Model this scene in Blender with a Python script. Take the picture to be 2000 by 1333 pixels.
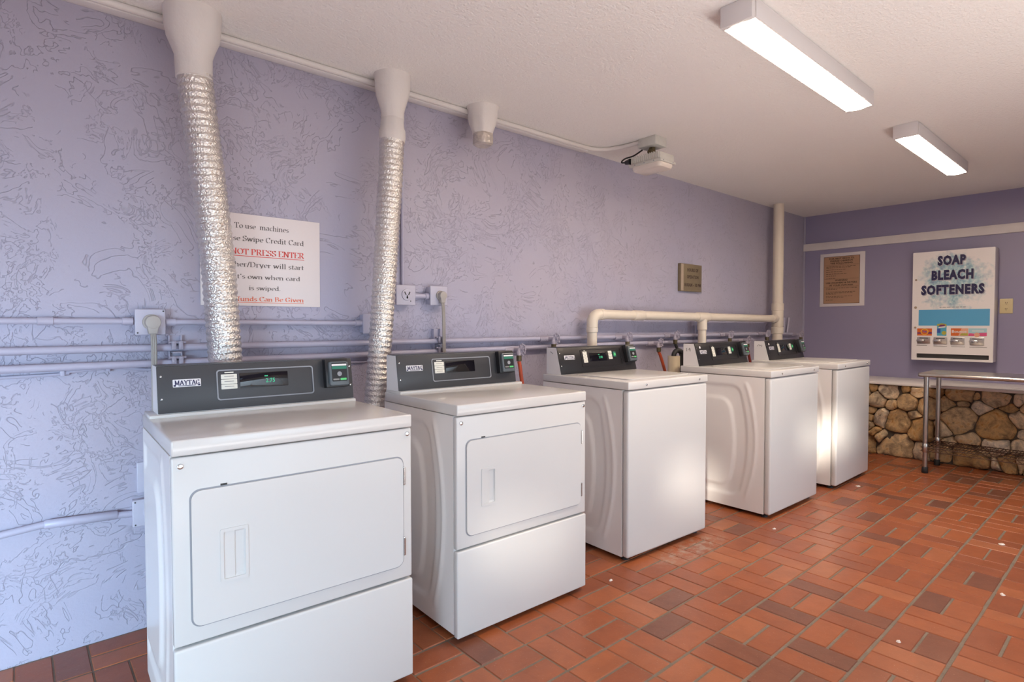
import bpy, bmesh, math, random
from mathutils import Vector, Matrix, noise as mnoise
R = math.radians
S = bpy.context.scene
COL = S.collection
for _o in list(bpy.data.objects):
    bpy.data.objects.remove(_o)

# ------------------------------------------------------------------ camera
YAW, PITCH, ROLL, FPX = 0.8537, -0.0294, -0.001, 1110.78
cam_d = bpy.data.cameras.new('camera'); cam = bpy.data.objects.new('camera', cam_d); COL.objects.link(cam)
cam_d.sensor_width = 36.0; cam_d.lens = FPX / 2000.0 * 36.0; cam_d.clip_start = 0.02
fwd = Vector((math.cos(YAW) * math.cos(PITCH), math.sin(YAW) * math.cos(PITCH), math.sin(PITCH)))
rt = Vector((math.sin(YAW), -math.cos(YAW), 0)); up = rt.cross(fwd)
rt2 = rt * math.cos(ROLL) + up * math.sin(ROLL); up2 = up * math.cos(ROLL) - rt * math.sin(ROLL)
mw = Matrix.Identity(4)
for i, v in enumerate((rt2, up2, -fwd)):
    for j in range(3): mw[j][i] = v[j]
mw.translation = Vector((0, -2.6, 1.1843))
cam.matrix_world = mw
S.camera = cam

# ------------------------------------------------------------------ light and exposure
S.view_settings.view_transform = 'Standard'; S.view_settings.look = 'None'
S.view_settings.gamma = 1.0; S.view_settings.use_curve_mapping = False
S.view_settings.exposure = 0.26
W = bpy.data.worlds.new('sky'); S.world = W; W.use_nodes = True
W.node_tree.nodes['Background'].inputs['Color'].default_value = (0.62, 0.76, 1.0, 1)
W.node_tree.nodes['Background'].inputs['Strength'].default_value = 1.2
SUN_DIR = Vector((0.80, 0.45, -0.27)).normalized()
sd = bpy.data.lights.new('sun', 'SUN'); sd.energy = 6.2; sd.angle = R(3.0); sd.color = (1.0, 0.90, 0.76)
sun = bpy.data.objects.new('sun', sd); COL.objects.link(sun)
sun.rotation_euler = SUN_DIR.to_track_quat('-Z', 'Y').to_euler(); sun.location = (-4, -6, 4)
def area(name, loc, direction, sx, sy, power, color):
    d = bpy.data.lights.new(name, 'AREA'); d.shape = 'RECTANGLE'; d.size = sx; d.size_y = sy
    d.energy = power; d.color = color
    o = bpy.data.objects.new(name, d); COL.objects.link(o); o.location = loc
    o.rotation_euler = Vector(direction).to_track_quat('-Z', 'Y').to_euler()
    return o
day = area('window_daylight', (-1.75, -3.33, 0.88), (0.42, 1, -0.42), 3.0, 0.7, 105, (0.56, 0.80, 1.0)); day.data.spread = R(79)
day2 = area('window_daylight_far', (2.6, -3.33, 0.88), (0, 1, -0.30), 4.6, 0.8, 13, (0.66, 0.84, 1.0)); day2.data.spread = R(84)
low = area('ceiling_fill', (0.9, -3.33, 0.34), (0, 0.42, 1), 5.0, 0.5, 57, (1.0, 0.94, 0.90)); low.data.spread = R(140)  # added fill lamp near the floor, brightens the ceiling
LAMP_STRENGTH = 51.0
LAMP_COLOR = (1.0, 0.81, 0.62, 1)

ZC, XF, YR, XB = 2.346, 6.488, -3.40, -3.40

# ------------------------------------------------------------------ material helpers
def newmat(name):
    m = bpy.data.materials.new(name); m.use_nodes = True
    nt = m.node_tree; b = nt.nodes['Principled BSDF']
    return m, nt, b
def mat(name, col, rough=0.5, metal=0.0, spec=0.5, noise=0.0, nscale=30.0, bump=0.0, bscale=60.0, coat=0.0, emit=None, estr=0.0):
    m, nt, b = newmat(name)
    b.inputs['Base Color'].default_value = (*col, 1); b.inputs['Roughness'].default_value = rough
    b.inputs['Metallic'].default_value = metal; b.inputs['Specular IOR Level'].default_value = spec
    if coat: b.inputs['Coat Weight'].default_value = coat; b.inputs['Coat Roughness'].default_value = 0.06
    if emit: b.inputs['Emission Color'].default_value = (*emit, 1); b.inputs['Emission Strength'].default_value = estr
    tc = nt.nodes.new('ShaderNodeTexCoord')
    if noise > 0:
        n = nt.nodes.new('ShaderNodeTexNoise'); n.inputs['Scale'].default_value = nscale; n.inputs['Detail'].default_value = 4
        nt.links.new(tc.outputs['Object'], n.inputs['Vector'])
        mx = nt.nodes.new('ShaderNodeMix'); mx.data_type = 'RGBA'
        mx.inputs['A'].default_value = tuple(max(0, c * (1 - noise)) for c in col) + (1,)
        mx.inputs['B'].default_value = tuple(min(1, c * (1 + noise)) for c in col) + (1,)
        nt.links.new(n.outputs['Fac'], mx.inputs['Factor']); nt.links.new(mx.outputs['Result'], b.inputs['Base Color'])
    if bump > 0:
        n2 = nt.nodes.new('ShaderNodeTexNoise'); n2.inputs['Scale'].default_value = bscale; n2.inputs['Detail'].default_value = 3
        nt.links.new(tc.outputs['Object'], n2.inputs['Vector'])
        bp = nt.nodes.new('ShaderNodeBump'); bp.inputs['Strength'].default_value = bump; bp.inputs['Distance'].default_value = 0.01
        nt.links.new(n2.outputs['Fac'], bp.inputs['Height']); nt.links.new(bp.outputs['Normal'], b.inputs['Normal'])
    return m

class NT:
    """small helper for math node graphs"""
    def __init__(s, nt): s.nt = nt
    def n(s, t, **k):
        x = s.nt.nodes.new(t)
        for a, v in k.items(): setattr(x, a, v)
        return x
    def link(s, a, b): s.nt.links.new(a, b)
    def math(s, op, a, b=None, c=None):
        x = s.n('ShaderNodeMath', operation=op)
        for i, v in enumerate((a, b, c)):
            if v is None: continue
            if isinstance(v, (int, float)): x.inputs[i].default_value = v
            else: s.link(v, x.inputs[i])
        return x.outputs[0]
    def noise(s, vec, scale, detail=3, rough=0.5, dist=0.0):
        x = s.n('ShaderNodeTexNoise'); x.inputs['Scale'].default_value = scale; x.inputs['Detail'].default_value = detail
        x.inputs['Roughness'].default_value = rough; x.inputs['Distortion'].default_value = dist
        s.link(vec, x.inputs['Vector']); return x
    def ramp(s, fac, stops):
        x = s.n('ShaderNodeValToRGB'); r = x.color_ramp
        while len(r.elements) < len(stops): r.elements.new(0.5)
        for e, (p, c) in zip(r.elements, stops): e.position = p; e.color = c if len(c) == 4 else (*c, 1)
        s.link(fac, x.inputs['Fac']); return x.outputs['Color']
    def mix(s, fac, a, b, blend='MIX'):
        x = s.n('ShaderNodeMix', data_type='RGBA', blend_type=blend)
        for k, v in (('Factor', fac), ('A', a), ('B', b)):
            if isinstance(v, tuple): x.inputs[k].default_value = v if len(v) == 4 else (*v, 1)
            elif isinstance(v, (int, float)): x.inputs[k].default_value = v
            else: s.link(v, x.inputs[k])
        return x.outputs['Result']

WALL_RGB = (0.440, 0.420, 0.515)
def wall_material(name, rgb, stucco=True):
    m, nt, b = newmat(name); g = NT(nt)
    tc = g.n('ShaderNodeTexCoord'); P = tc.outputs['Object']
    fine = g.noise(P, 90, 4, 0.6).outputs['Fac']
    if stucco:
        # trowelled skip texture: thin curving ridges where warped noise crosses set levels, broken up in patches
        n1 = g.noise(P, 3.4, 4.2, 0.60, 0.8).outputs['Fac']
        n2 = g.noise(P, 7.0, 4, 0.60, 1.0).outputs['Fac']
        brk = g.noise(P, 3.1, 3, 0.6).outputs['Fac']
        brk2 = g.noise(P, 8.0, 2, 0.5).outputs['Fac']
        def contour(f, level, w):
            d = g.math('ABSOLUTE', g.math('SUBTRACT', f, level))
            return g.math('MAXIMUM', g.math('SUBTRACT', 1.0, g.math('DIVIDE', d, w)), 0.0)
        c = g.math('MAXIMUM', contour(n1, 0.455, 0.0050), g.math('MAXIMUM', contour(n1, 0.515, 0.0048), contour(n1, 0.58, 0.0048)))
        c2 = g.math('MAXIMUM', contour(n2, 0.52, 0.0085), contour(n2, 0.44, 0.0080))
        k1 = g.math('MULTIPLY', c, g.math('GREATER_THAN', brk2, 0.45))
        k2 = g.math('MULTIPLY', c2, g.math('GREATER_THAN', brk, 0.49))
        line = g.math('MAXIMUM', k1, g.math('MULTIPLY', k2, 0.75))
        pat = g.noise(P, 14, 5, 0.65, 0.4).outputs['Fac']
        h = g.math('ADD', g.math('MULTIPLY', pat, 0.55), g.math('MULTIPLY', fine, 0.22))
        h = g.math('SUBTRACT', h, g.math('MULTIPLY', line, 0.45))
        colr = g.mix(g.math('MULTIPLY', line, 0.36), rgb, tuple(x * 0.45 for x in rgb))
        dist, stg = 0.007, 0.62
    else:
        h = g.math('ADD', g.math('MULTIPLY', g.noise(P, 12, 3).outputs['Fac'], 0.4), g.math('MULTIPLY', fine, 0.25))
        colr = rgb; dist, stg = 0.004, 0.25
    blot = g.noise(P, 1.3, 3).outputs['Fac']
    tint = g.ramp(blot, [(0.35, (0.94, 0.95, 1.0)), (0.65, (1.0, 0.98, 0.97))])
    colr = g.mix(1.0, colr, tint, 'MULTIPLY')
    g.link(colr, b.inputs['Base Color']); b.inputs['Roughness'].default_value = 0.42
    bp = g.n('ShaderNodeBump'); bp.inputs['Strength'].default_value = stg; bp.inputs['Distance'].default_value = dist
    g.link(h, bp.inputs['Height']); g.link(bp.outputs['Normal'], b.inputs['Normal'])
    return m
M = {}
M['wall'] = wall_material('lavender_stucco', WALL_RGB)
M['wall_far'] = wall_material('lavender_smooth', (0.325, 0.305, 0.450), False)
M['pipe_paint'] = mat('lavender_pipe_paint', (0.45, 0.435, 0.55), 0.32, noise=0.06, nscale=25, bump=0.08, bscale=40)
M['box_paint'] = mat('lavender_box_paint', (0.50, 0.485, 0.585), 0.38, noise=0.04)
def ceiling_material():
    m, nt, b = newmat('ceiling_texture_paint'); g = NT(nt)
    P = g.n('ShaderNodeTexCoord').outputs['Object']
    a = g.noise(P, 55, 4, 0.6).outputs['Fac']; c = g.noise(P, 130, 2, 0.5).outputs['Fac']
    h = g.math('ADD', a, g.math('MULTIPLY', c, 0.5))
    st = g.noise(P, 1.1, 3).outputs['Fac']
    g.link(g.ramp(st, [(0.3, (0.89, 0.865, 0.84)), (0.7, (0.91, 0.885, 0.85))]), b.inputs['Base Color'])
    b.inputs['Roughness'].default_value = 0.75
    bp = g.n('ShaderNodeBump'); bp.inputs['Strength'].default_value = 0.85; bp.inputs['Distance'].default_value = 0.007
    g.link(h, bp.inputs['Height']); g.link(bp.outputs['Normal'], b.inputs['Normal'])
    return m
M['ceiling'] = ceiling_material()
M['plaster'] = mat('painted_plaster_white', (0.72, 0.68, 0.65), 0.55, noise=0.04, nscale=12, bump=0.25, bscale=35)
M['trim_white'] = mat('trim_white_paint', (0.80, 0.765, 0.755), 0.45, noise=0.05, nscale=18)
def tile_material():
    m, nt, b = newmat('terracotta_quarry_tile'); g = NT(nt)
    P = g.n('ShaderNodeTexCoord').outputs['Object']
    at = g.n('ShaderNodeAttribute', attribute_name='tone')
    base = g.ramp(at.outputs['Fac'], [(0.0, (0.17, 0.060, 0.034)), (0.10, (0.20, 0.068, 0.036)), (0.20, (0.26, 0.072, 0.029)),
                                      (0.5, (0.31, 0.084, 0.029)), (0.8, (0.345, 0.098, 0.034)), (1.0, (0.37, 0.122, 0.050))])
    cl = g.noise(P, 9, 5, 0.65).outputs['Fac']
    base = g.mix(1.0, base, g.ramp(cl, [(0.25, (0.80, 0.78, 0.78)), (0.55, (1, 1, 1)), (0.8, (1.12, 1.10, 1.08))]), 'MULTIPLY')
    sp = g.noise(P, 160, 2, 0.5).outputs['Fac']
    base = g.mix(g.math('MULTIPLY', g.math('GREATER_THAN', sp, 0.70), 0.35), base, (0.55, 0.35, 0.25))
    sx = g.n('ShaderNodeSeparateXYZ'); g.link(P, sx.inputs[0])
    ex = g.math('DIVIDE', g.math('SUBTRACT', sx.outputs['X'], 2.66), 0.36); ey = g.math('DIVIDE', g.math('ADD', sx.outputs['Y'], 0.985), 0.10)
    ed = g.math('ADD', g.math('MULTIPLY', ex, ex), g.math('MULTIPLY', ey, ey))
    dried = g.noise(P, 24, 6, 0.75).outputs['Fac']
    stain = g.math('MULTIPLY', g.ramp(ed, [(0.2, (1, 1, 1)), (1.0, (0, 0, 0))]), g.ramp(dried, [(0.46, (0, 0, 0)), (0.60, (1, 1, 1))]))
    base = g.mix(g.math('MULTIPLY', stain, 0.65), base, (0.40, 0.33, 0.26))
    g.link(base, b.inputs['Base Color'])
    rg = g.noise(P, 5, 4, 0.6).outputs['Fac']
    g.link(g.math('ADD', 0.22, g.math('MULTIPLY', rg, 0.26)), b.inputs['Roughness'])
    bp = g.n('ShaderNodeBump'); bp.inputs['Strength'].default_value = 0.22; bp.inputs['Distance'].default_value = 0.004
    hh = g.math('ADD', g.noise(P, 22, 3).outputs['Fac'], g.math('MULTIPLY', sp, 0.25))
    g.link(hh, bp.inputs['Height']); g.link(bp.outputs['Normal'], b.inputs['Normal'])
    return m
M['tile'] = tile_material()
M['grout'] = mat('grey_grout', (0.20, 0.155, 0.115), 0.85, noise=0.3, nscale=14, bump=0.3, bscale=120)
def stone_material():
    m, nt, b = newmat('rubble_stone'); g = NT(nt)
    P = g.n('ShaderNodeTexCoord').outputs['Object']
    at = g.n('ShaderNodeAttribute', attribute_name='tone')
    base = g.ramp(at.outputs['Fac'], [(0.0, (0.24, 0.165, 0.09)), (0.25, (0.42, 0.27, 0.12)), (0.5, (0.47, 0.35, 0.21)),
                                      (0.75, (0.56, 0.455, 0.325)), (1.0, (0.66, 0.60, 0.52))])
    n1 = g.noise(P, 11, 6, 0.7, 0.5).outputs['Fac']
    base = g.mix(1.0, base, g.ramp(n1, [(0.32, (0.40, 0.36, 0.35)), (0.45, (0.85, 0.8, 0.75)), (0.56, (1.3, 1.2, 1.05)), (0.66, (0.95, 0.66, 0.36)), (0.75, (0.6, 0.42, 0.25))]), 'MULTIPLY')
    n2 = g.noise(P, 26, 5, 0.65).outputs['Fac']
    base = g.mix(g.ramp(n2, [(0.60, (0, 0, 0)), (0.72, (0.7, 0.7, 0.7))]), base, (0.075, 0.06, 0.05))
    g.link(base, b.inputs['Base Color']); b.inputs['Roughness'].default_value = 0.8
    bp = g.n('ShaderNodeBump'); bp.inputs['Strength'].default_value = 0.7; bp.inputs['Distance'].default_value = 0.015
    g.link(g.noise(P, 34, 6, 0.7).outputs['Fac'], bp.inputs['Height']); g.link(bp.outputs['Normal'], b.inputs['Normal'])
    return m
M['stone'] = stone_material()
M['mortar'] = mat('dark_mortar', (0.075, 0.056, 0.042), 0.9, noise=0.4, nscale=20, bump=0.4, bscale=60)
M['enamel'] = mat('white_enamel_dimmed', (0.640, 0.635, 0.625), 0.24, spec=0.28, noise=0.012, nscale=5)  # machine fronts: colour darkened to offset the strong daylight on them
M['enamel_side'] = mat('white_enamel_lifted', (0.82, 0.80, 0.785), 0.26, spec=0.5, noise=0.012, nscale=5)  # same enamel with its colour lightened to offset the dimmer light on the sides
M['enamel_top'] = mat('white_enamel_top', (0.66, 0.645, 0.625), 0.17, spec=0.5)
M['seam_grey'] = mat('grey_door_seam', (0.28, 0.29, 0.32), 0.6)
M['gap'] = mat('dark_gap', (0.05, 0.05, 0.05), 0.8)
M['charcoal'] = mat('charcoal_panel', (0.047, 0.047, 0.052), 0.38, spec=0.5, bump=0.05, bscale=600)
M['charcoal_dark'] = mat('near_black_panel', (0.017, 0.016, 0.018), 0.33, bump=0.05, bscale=600)
M['black'] = mat('black_plastic', (0.012, 0.012, 0.014), 0.35)
M['display'] = mat('display_glass', (0.004, 0.004, 0.006), 0.05, spec=0.6)
M['digit'] = mat('green_digit', (0.02, 0.3, 0.15), 0.5, emit=(0.10, 0.9, 0.45), estr=0.35)
M['lamp_green'] = mat('green_button', (0.10, 0.5, 0.16), 0.4, emit=(0.1, 0.9, 0.3), estr=0.12)
M['sticker'] = mat('ivory_label', (0.78, 0.76, 0.68), 0.5)
M['print'] = mat('grey_print', (0.30, 0.29, 0.28), 0.6)
M['white_print'] = mat('white_badge', (0.80, 0.78, 0.80), 0.45)
M['navy'] = mat('navy_ink', (0.010, 0.008, 0.07), 0.45)
M['ink'] = mat('black_ink', (0.04, 0.035, 0.035), 0.6)
M['ink_soft'] = mat('faded_ink', (0.15, 0.13, 0.125), 0.6)
M['red_ink'] = mat('red_ink', (0.72, 0.10, 0.085), 0.6)
M['orange_ink'] = mat('orange_ink', (0.82, 0.22, 0.13), 0.6)
M['reader'] = mat('slate_reader_housing', (0.105, 0.125, 0.14), 0.35)
M['reader_green'] = mat('reader_green_label', (0.02, 0.17, 0.11), 0.4)
M['steel'] = mat('brushed_steel', (0.55, 0.53, 0.50), 0.28, metal=1.0, noise=0.1, nscale=40)
M['chrome'] = mat('chrome_screw', (0.62, 0.62, 0.62), 0.22, metal=1.0)
M['rust'] = mat('rusty_wire', (0.085, 0.045, 0.03), 0.6, metal=0.5, noise=0.4, nscale=60)
M['pvc'] = mat('cream_pvc', (0.76, 0.68, 0.57), 0.36, noise=0.04, nscale=9)
M['pvc_old'] = mat('aged_pvc', (0.70, 0.60, 0.42), 0.4, noise=0.06, nscale=14)
M['hose_orange'] = mat('orange_hose', (0.50, 0.085, 0.03), 0.45)
M['hose_red'] = mat('dark_red_hose', (0.26, 0.035, 0.025), 0.45)
M['rubber'] = mat('black_rubber', (0.018, 0.018, 0.02), 0.55)
M['cord'] = mat('grey_cord', (0.32, 0.29, 0.265), 0.5)
M['plug'] = mat('grey_plug', (0.42, 0.385, 0.36), 0.5, noise=0.05)
M['valve'] = mat('valve_paint', (0.38, 0.35, 0.43), 0.4, noise=0.25, nscale=120, bump=0.3, bscale=200)
M['brass'] = mat('tarnished_brass', (0.12, 0.095, 0.05), 0.45, metal=0.6)
M['paper'] = mat('notice_board', (0.80, 0.74, 0.74), 0.55, noise=0.02, nscale=4)
M['poster_frame'] = mat('poster_white', (0.80, 0.76, 0.77), 0.5)
M['poster_tan'] = mat('poster_tan', (0.46, 0.27, 0.165), 0.55, noise=0.06, nscale=12)
M['plaque'] = mat('bronze_plaque', (0.235, 0.185, 0.115), 0.4, metal=0.25, noise=0.15, nscale=30)
M['plaque_edge'] = mat('plaque_edge', (0.42, 0.33, 0.25), 0.5)
M['plaque_ink'] = mat('plaque_ink', (0.075, 0.045, 0.03), 0.6)
M['cream'] = mat('cream_plastic', (0.72, 0.62, 0.36), 0.4)
M['blue_band'] = mat('blue_band', (0.10, 0.40, 0.68), 0.4)
M['grey_shadow_ink'] = mat('letter_halo', (0.42, 0.41, 0.47), 0.6)
M['light_housing'] = mat('light_housing', (0.72, 0.69, 0.68), 0.45)
M['fixture_grey'] = mat('fixture_grey', (0.56, 0.55, 0.51), 0.5, noise=0.1, nscale=40)
M['fixture_lens'] = mat('fixture_lens', (0.66, 0.60, 0.55), 0.25)
M['paper_scrap'] = mat('paper_scrap', (0.75, 0.66, 0.60), 0.8)
for k, c in dict(p_orange=(0.72, 0.15, 0.02), p_yellow=(0.80, 0.48, 0.05), p_purple=(0.20, 0.03, 0.13), p_blue=(0.03, 0.10, 0.42),
                 p_cyan=(0.08, 0.40, 0.58), p_olive=(0.45, 0.42, 0.06), p_pink=(0.75, 0.10, 0.26), p_sky=(0.42, 0.66, 0.74),
                 p_white=(0.8, 0.78, 0.76), p_peach=(0.82, 0.42, 0.28)).items():
    M[k] = mat('pack_' + k[2:], c, 0.45)
def lens_material():
    m, nt, b = newmat('lamp_diffuser')
    b.inputs['Base Color'].default_value = (0.9, 0.88, 0.84, 1)
    b.inputs['Emission Color'].default_value = LAMP_COLOR; b.inputs['Emission Strength'].default_value = LAMP_STRENGTH
    return m
M['lens'] = lens_material()
def foil_material():
    m, nt, b = newmat('crumpled_foil'); g = NT(nt)
    P = g.n('ShaderNodeTexCoord').outputs['Object']
    v = g.n('ShaderNodeTexVoronoi'); v.inputs['Scale'].default_value = 130; g.link(P, v.inputs['Vector'])
    n = g.noise(P, 110, 4, 0.7).outputs['Fac']
    b.inputs['Metallic'].default_value = 1.0
    g.link(g.ramp(n, [(0.3, (0.74, 0.71, 0.66)), (0.7, (0.92, 0.89, 0.84))]), b.inputs['Base Color'])
    b.inputs['Roughness'].default_value = 0.30
    bp = g.n('ShaderNodeBump'); bp.inputs['Strength'].default_value = 0.55; bp.inputs['Distance'].default_value = 0.006
    g.link(g.math('ADD', v.outputs['Distance'], n), bp.inputs['Height']); g.link(bp.outputs['Normal'], b.inputs['Normal'])
    return m
M['foil'] = foil_material()
def splash_material():
    m, nt, b = newmat('vending_front_print'); g = NT(nt)
    tc = g.n('ShaderNodeTexCoord'); P = tc.outputs['Object']
    sx = g.n('ShaderNodeSeparateXYZ'); g.link(P, sx.inputs[0])
    dy = g.math('DIVIDE', g.math('SUBTRACT', sx.outputs['Y'], -0.295), 0.25)
    dz = g.math('DIVIDE', g.math('SUBTRACT', sx.outputs['Z'], 0.730), 0.27)
    d = g.math('SQRT', g.math('ADD', g.math('MULTIPLY', dy, dy), g.math('MULTIPLY', dz, dz)))
    wob = g.noise(P, 9, 4, 0.6).outputs['Fac']
    d = g.math('ADD', d, g.math('MULTIPLY', g.math('SUBTRACT', wob, 0.5), 1.5))
    msk = g.ramp(d, [(0.62, (1, 1, 1)), (1.0, (0, 0, 0))])
    spots = g.noise(P, 30, 4, 0.6).outputs['Fac']
    colr = g.ramp(spots, [(0.30, (0.12, 0.20, 0.42)), (0.45, (0.22, 0.46, 0.56)), (0.58, (0.50, 0.68, 0.70)), (0.68, (0.86, 0.86, 0.86))])
    out = g.mix(g.math('MULTIPLY', msk, 0.85), (0.88, 0.85, 0.85), colr)
    g.link(out, b.inputs['Base Color']); b.inputs['Roughness'].default_value = 0.3
    return m
M['vend_front'] = splash_material()

# ------------------------------------------------------------------ object helpers
def link(o, parent=None):
    COL.objects.link(o)
    if parent is not None: o.parent = parent
    return o
def obj(name, bm, m, parent=None, smooth=True, angle=40):
    me = bpy.data.meshes.new(name)
    bmesh.ops.recalc_face_normals(bm, faces=bm.faces[:])
    bm.to_mesh(me); bm.free()
    for x in (m if isinstance(m, (list, tuple)) else [m]): me.materials.append(x)
    if smooth:
        me.polygons.foreach_set('use_smooth', [True] * len(me.polygons))
        me.set_sharp_from_angle(angle=R(angle))
    return link(bpy.data.objects.new(name, me), parent)
def tag(o, label, cat, group=None):
    o['label'] = label; o['category'] = cat
    if group: o['group'] = group
    return o
def thing(name, label, cat, loc=(0, 0, 0), rz=0.0, group=None):
    o = link(bpy.data.objects.new(name, None)); o.empty_display_size = 0.1
    o.location = loc; o.rotation_euler = (0, 0, rz)
    return tag(o, label, cat, group)
def struct(o): o['kind'] = 'structure'; return o
I4 = Matrix.Identity(4)
def box(bm, p0, p1, bevel=0.0, seg=2, mtx=I4, mi=0):
    p0, p1 = Vector(p0), Vector(p1)
    r = bmesh.ops.create_cube(bm, size=1.0)
    vs = r['verts']; c = (p0 + p1) / 2; s = p1 - p0
    for v in vs: v.co = Vector((v.co.x * s.x, v.co.y * s.y, v.co.z * s.z)) + c
    fs = {f for v in vs for f in v.link_faces}
    if bevel > 0:
        es = {e for v in vs for e in v.link_edges}
        rb = bmesh.ops.bevel(bm, geom=list(es), offset=bevel, segments=seg, affect='EDGES', profile=0.5)
        fs = set(f for f in fs if f.is_valid) | set(rb['faces']); vs = {v for f in fs for v in f.verts}
    for v in vs: v.co = mtx @ v.co
    for f in fs: f.material_index = mi
    return bm
def loop_rrect(u0, u1, w0, w1, r, n=5):
    r = min(r, (u1 - u0) / 2 - 1e-5, (w1 - w0) / 2 - 1e-5)
    pts = []
    for cx, cy, a0 in ((u1 - r, w0 + r, -90), (u1 - r, w1 - r, 0), (u0 + r, w1 - r, 90), (u0 + r, w0 + r, 180)):
        for i in range(n + 1):
            a = R(a0 + 90 * i / n); pts.append((cx + r * math.cos(a), cy + r * math.sin(a)))
    return pts
def plate(bm, pts, d0, d1, fr, bevel=0.0, mi=0):
    """extrude outline pts (u,w) from depth d0 to d1 through frame fr(u,w,d); d1 is the visible face, softened by bevel"""
    n = len(pts)
    cx = sum(p[0] for p in pts) / n; cy = sum(p[1] for p in pts) / n
    def inset(b):
        out = []
        for i in range(n):
            p, q, s = Vector(pts[i - 1]), Vector(pts[i]), Vector(pts[(i + 1) % n])
            a = (q - p); c = (s - q)
            a = a.normalized() if a.length > 1e-9 else c.normalized(); c = c.normalized() if c.length > 1e-9 else a
            nn = Vector((-(a.y + c.y), a.x + c.x))
            nn = nn.normalized() if nn.length > 1e-9 else Vector((0, 0))
            out.append((q.x + nn.x * b, q.y + nn.y * b))
        return out
    rings = [(pts, d0)]
    if bevel > 0:
        s = 1 if d1 > d0 else -1
        rings += [(pts, d1 - s * bevel), (inset(bevel * 0.3), d1 - s * bevel * 0.3), (inset(bevel), d1)]
    else: rings += [(pts, d1)]
    vr = [[bm.verts.new(fr(p[0], p[1], d)) for p in ps] for ps, d in rings]
    fs = []
    for a, b_ in zip(vr[:-1], vr[1:]):
        for i in range(n): fs.append(bm.faces.new((a[i], a[(i + 1) % n], b_[(i + 1) % n], b_[i])))
    fs.append(bm.faces.new(vr[0][::-1])); fs.append(bm.faces.new(vr[-1]))
    for f in fs: f.material_index = mi
    return bm
def plate_hole(bm, outer, inner, d0, d1, fr, mi=0):
    for d in (d0, d1):
        vo = [bm.verts.new(fr(*p, d)) for p in outer]; vi = [bm.verts.new(fr(*p, d)) for p in inner]
        es = []
        for L in (vo, vi):
            for i in range(len(L)): es.append(bm.edges.new((L[i], L[(i + 1) % len(L)])))
        bmesh.ops.triangle_fill(bm, edges=es, use_beauty=True, use_dissolve=False)
        if d == d0: a, b_ = vo, vi
        else:
            for L0, L1 in ((a, vo), (b_, vi)):
                for i in range(len(L0)):
                    j = (i + 1) % len(L0); bm.faces.new((L0[i], L0[j], L1[j], L1[i]))
    return bm
def XZ(y0=0.0):       # plate on a plane facing -Y : u->x, w->z, depth d toward -Y
    return lambda u, w, d: Vector((u, y0 - d, w))
def YZ(x0):           # plate on a plane facing -X : u runs to the right as seen from the room (-Y), depth toward -X
    return lambda u, w, d: Vector((x0 - d, -u, w))
def frames(path):
    P = [Vector(p) for p in path]; n = len(P); T = []
    for i in range(n):
        a = P[min(i + 1, n - 1)] - P[max(i - 1, 0)]
        T.append(a.normalized())
    x = T[0].orthogonal().normalized(); out = []
    for i in range(n):
        x = (x - T[i] * x.dot(T[i])).normalized(); out.append((P[i], x, T[i].cross(x)))
    return out
def tube(bm, path, r, seg=12, caps=True, mi=0, fn=None):
    fr = frames(path); rings = []
    for i, (p, a, b_) in enumerate(fr):
        rr = r[i] if isinstance(r, (list, tuple)) else r
        ring = []
        for k in range(seg):
            t = 2 * math.pi * k / seg
            q = rr if fn is None else rr + fn(i, k)
            ring.append(bm.verts.new(p + a * (q * math.cos(t)) + b_ * (q * math.sin(t))))
        rings.append(ring)
    for A, B in zip(rings[:-1], rings[1:]):
        for k in range(seg):
            f = bm.faces.new((A[k], A[(k + 1) % seg], B[(k + 1) % seg], B[k])); f.material_index = mi
    if caps:
        for ring in (rings[0][::-1], rings[-1]):
            f = bm.faces.new(ring); f.material_index = mi
    return bm
def arc(p_from, corner, p_to, r, n=6):
    """polyline p_from -> rounded corner -> p_to"""
    A, C, B = Vector(p_from), Vector(corner), Vector(p_to)
    d1 = (A - C).normalized(); d2 = (B - C).normalized()
    s, e = C + d1 * r, C + d2 * r
    return [A] + [(s * (1 - t) ** 2 + C * 2 * t * (1 - t) + e * t ** 2) for t in [i / n for i in range(n + 1)]] + [B]
def smooth_path(pts, n=8):
    P = [Vector(p) for p in pts]; P = [P[0] * 2 - P[1]] + P + [P[-1] * 2 - P[-2]]; out = []
    for i in range(1, len(P) - 2):
        for k in range(n):
            t = k / n; a, b_, c, d = P[i - 1:i + 3]
            out.append(0.5 * ((2 * b_) + (c - a) * t + (2 * a - 5 * b_ + 4 * c - d) * t * t + (3 * b_ - a - 3 * c + d) * t ** 3))
    return out + [P[-2]]
def cyl(bm, a, b_, r, seg=16, r2=None, mi=0):
    return tube(bm, [a, b_], [r, r if r2 is None else r2], seg, True, mi)
def disc(bm, fr, u, w, r, d0, d1, n=16, bevel=0.0, mi=0):
    return plate(bm, [(u + r * math.cos(2 * math.pi * i / n), w + r * math.sin(2 * math.pi * i / n)) for i in range(n)], d0, d1, fr, bevel, mi)
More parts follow.
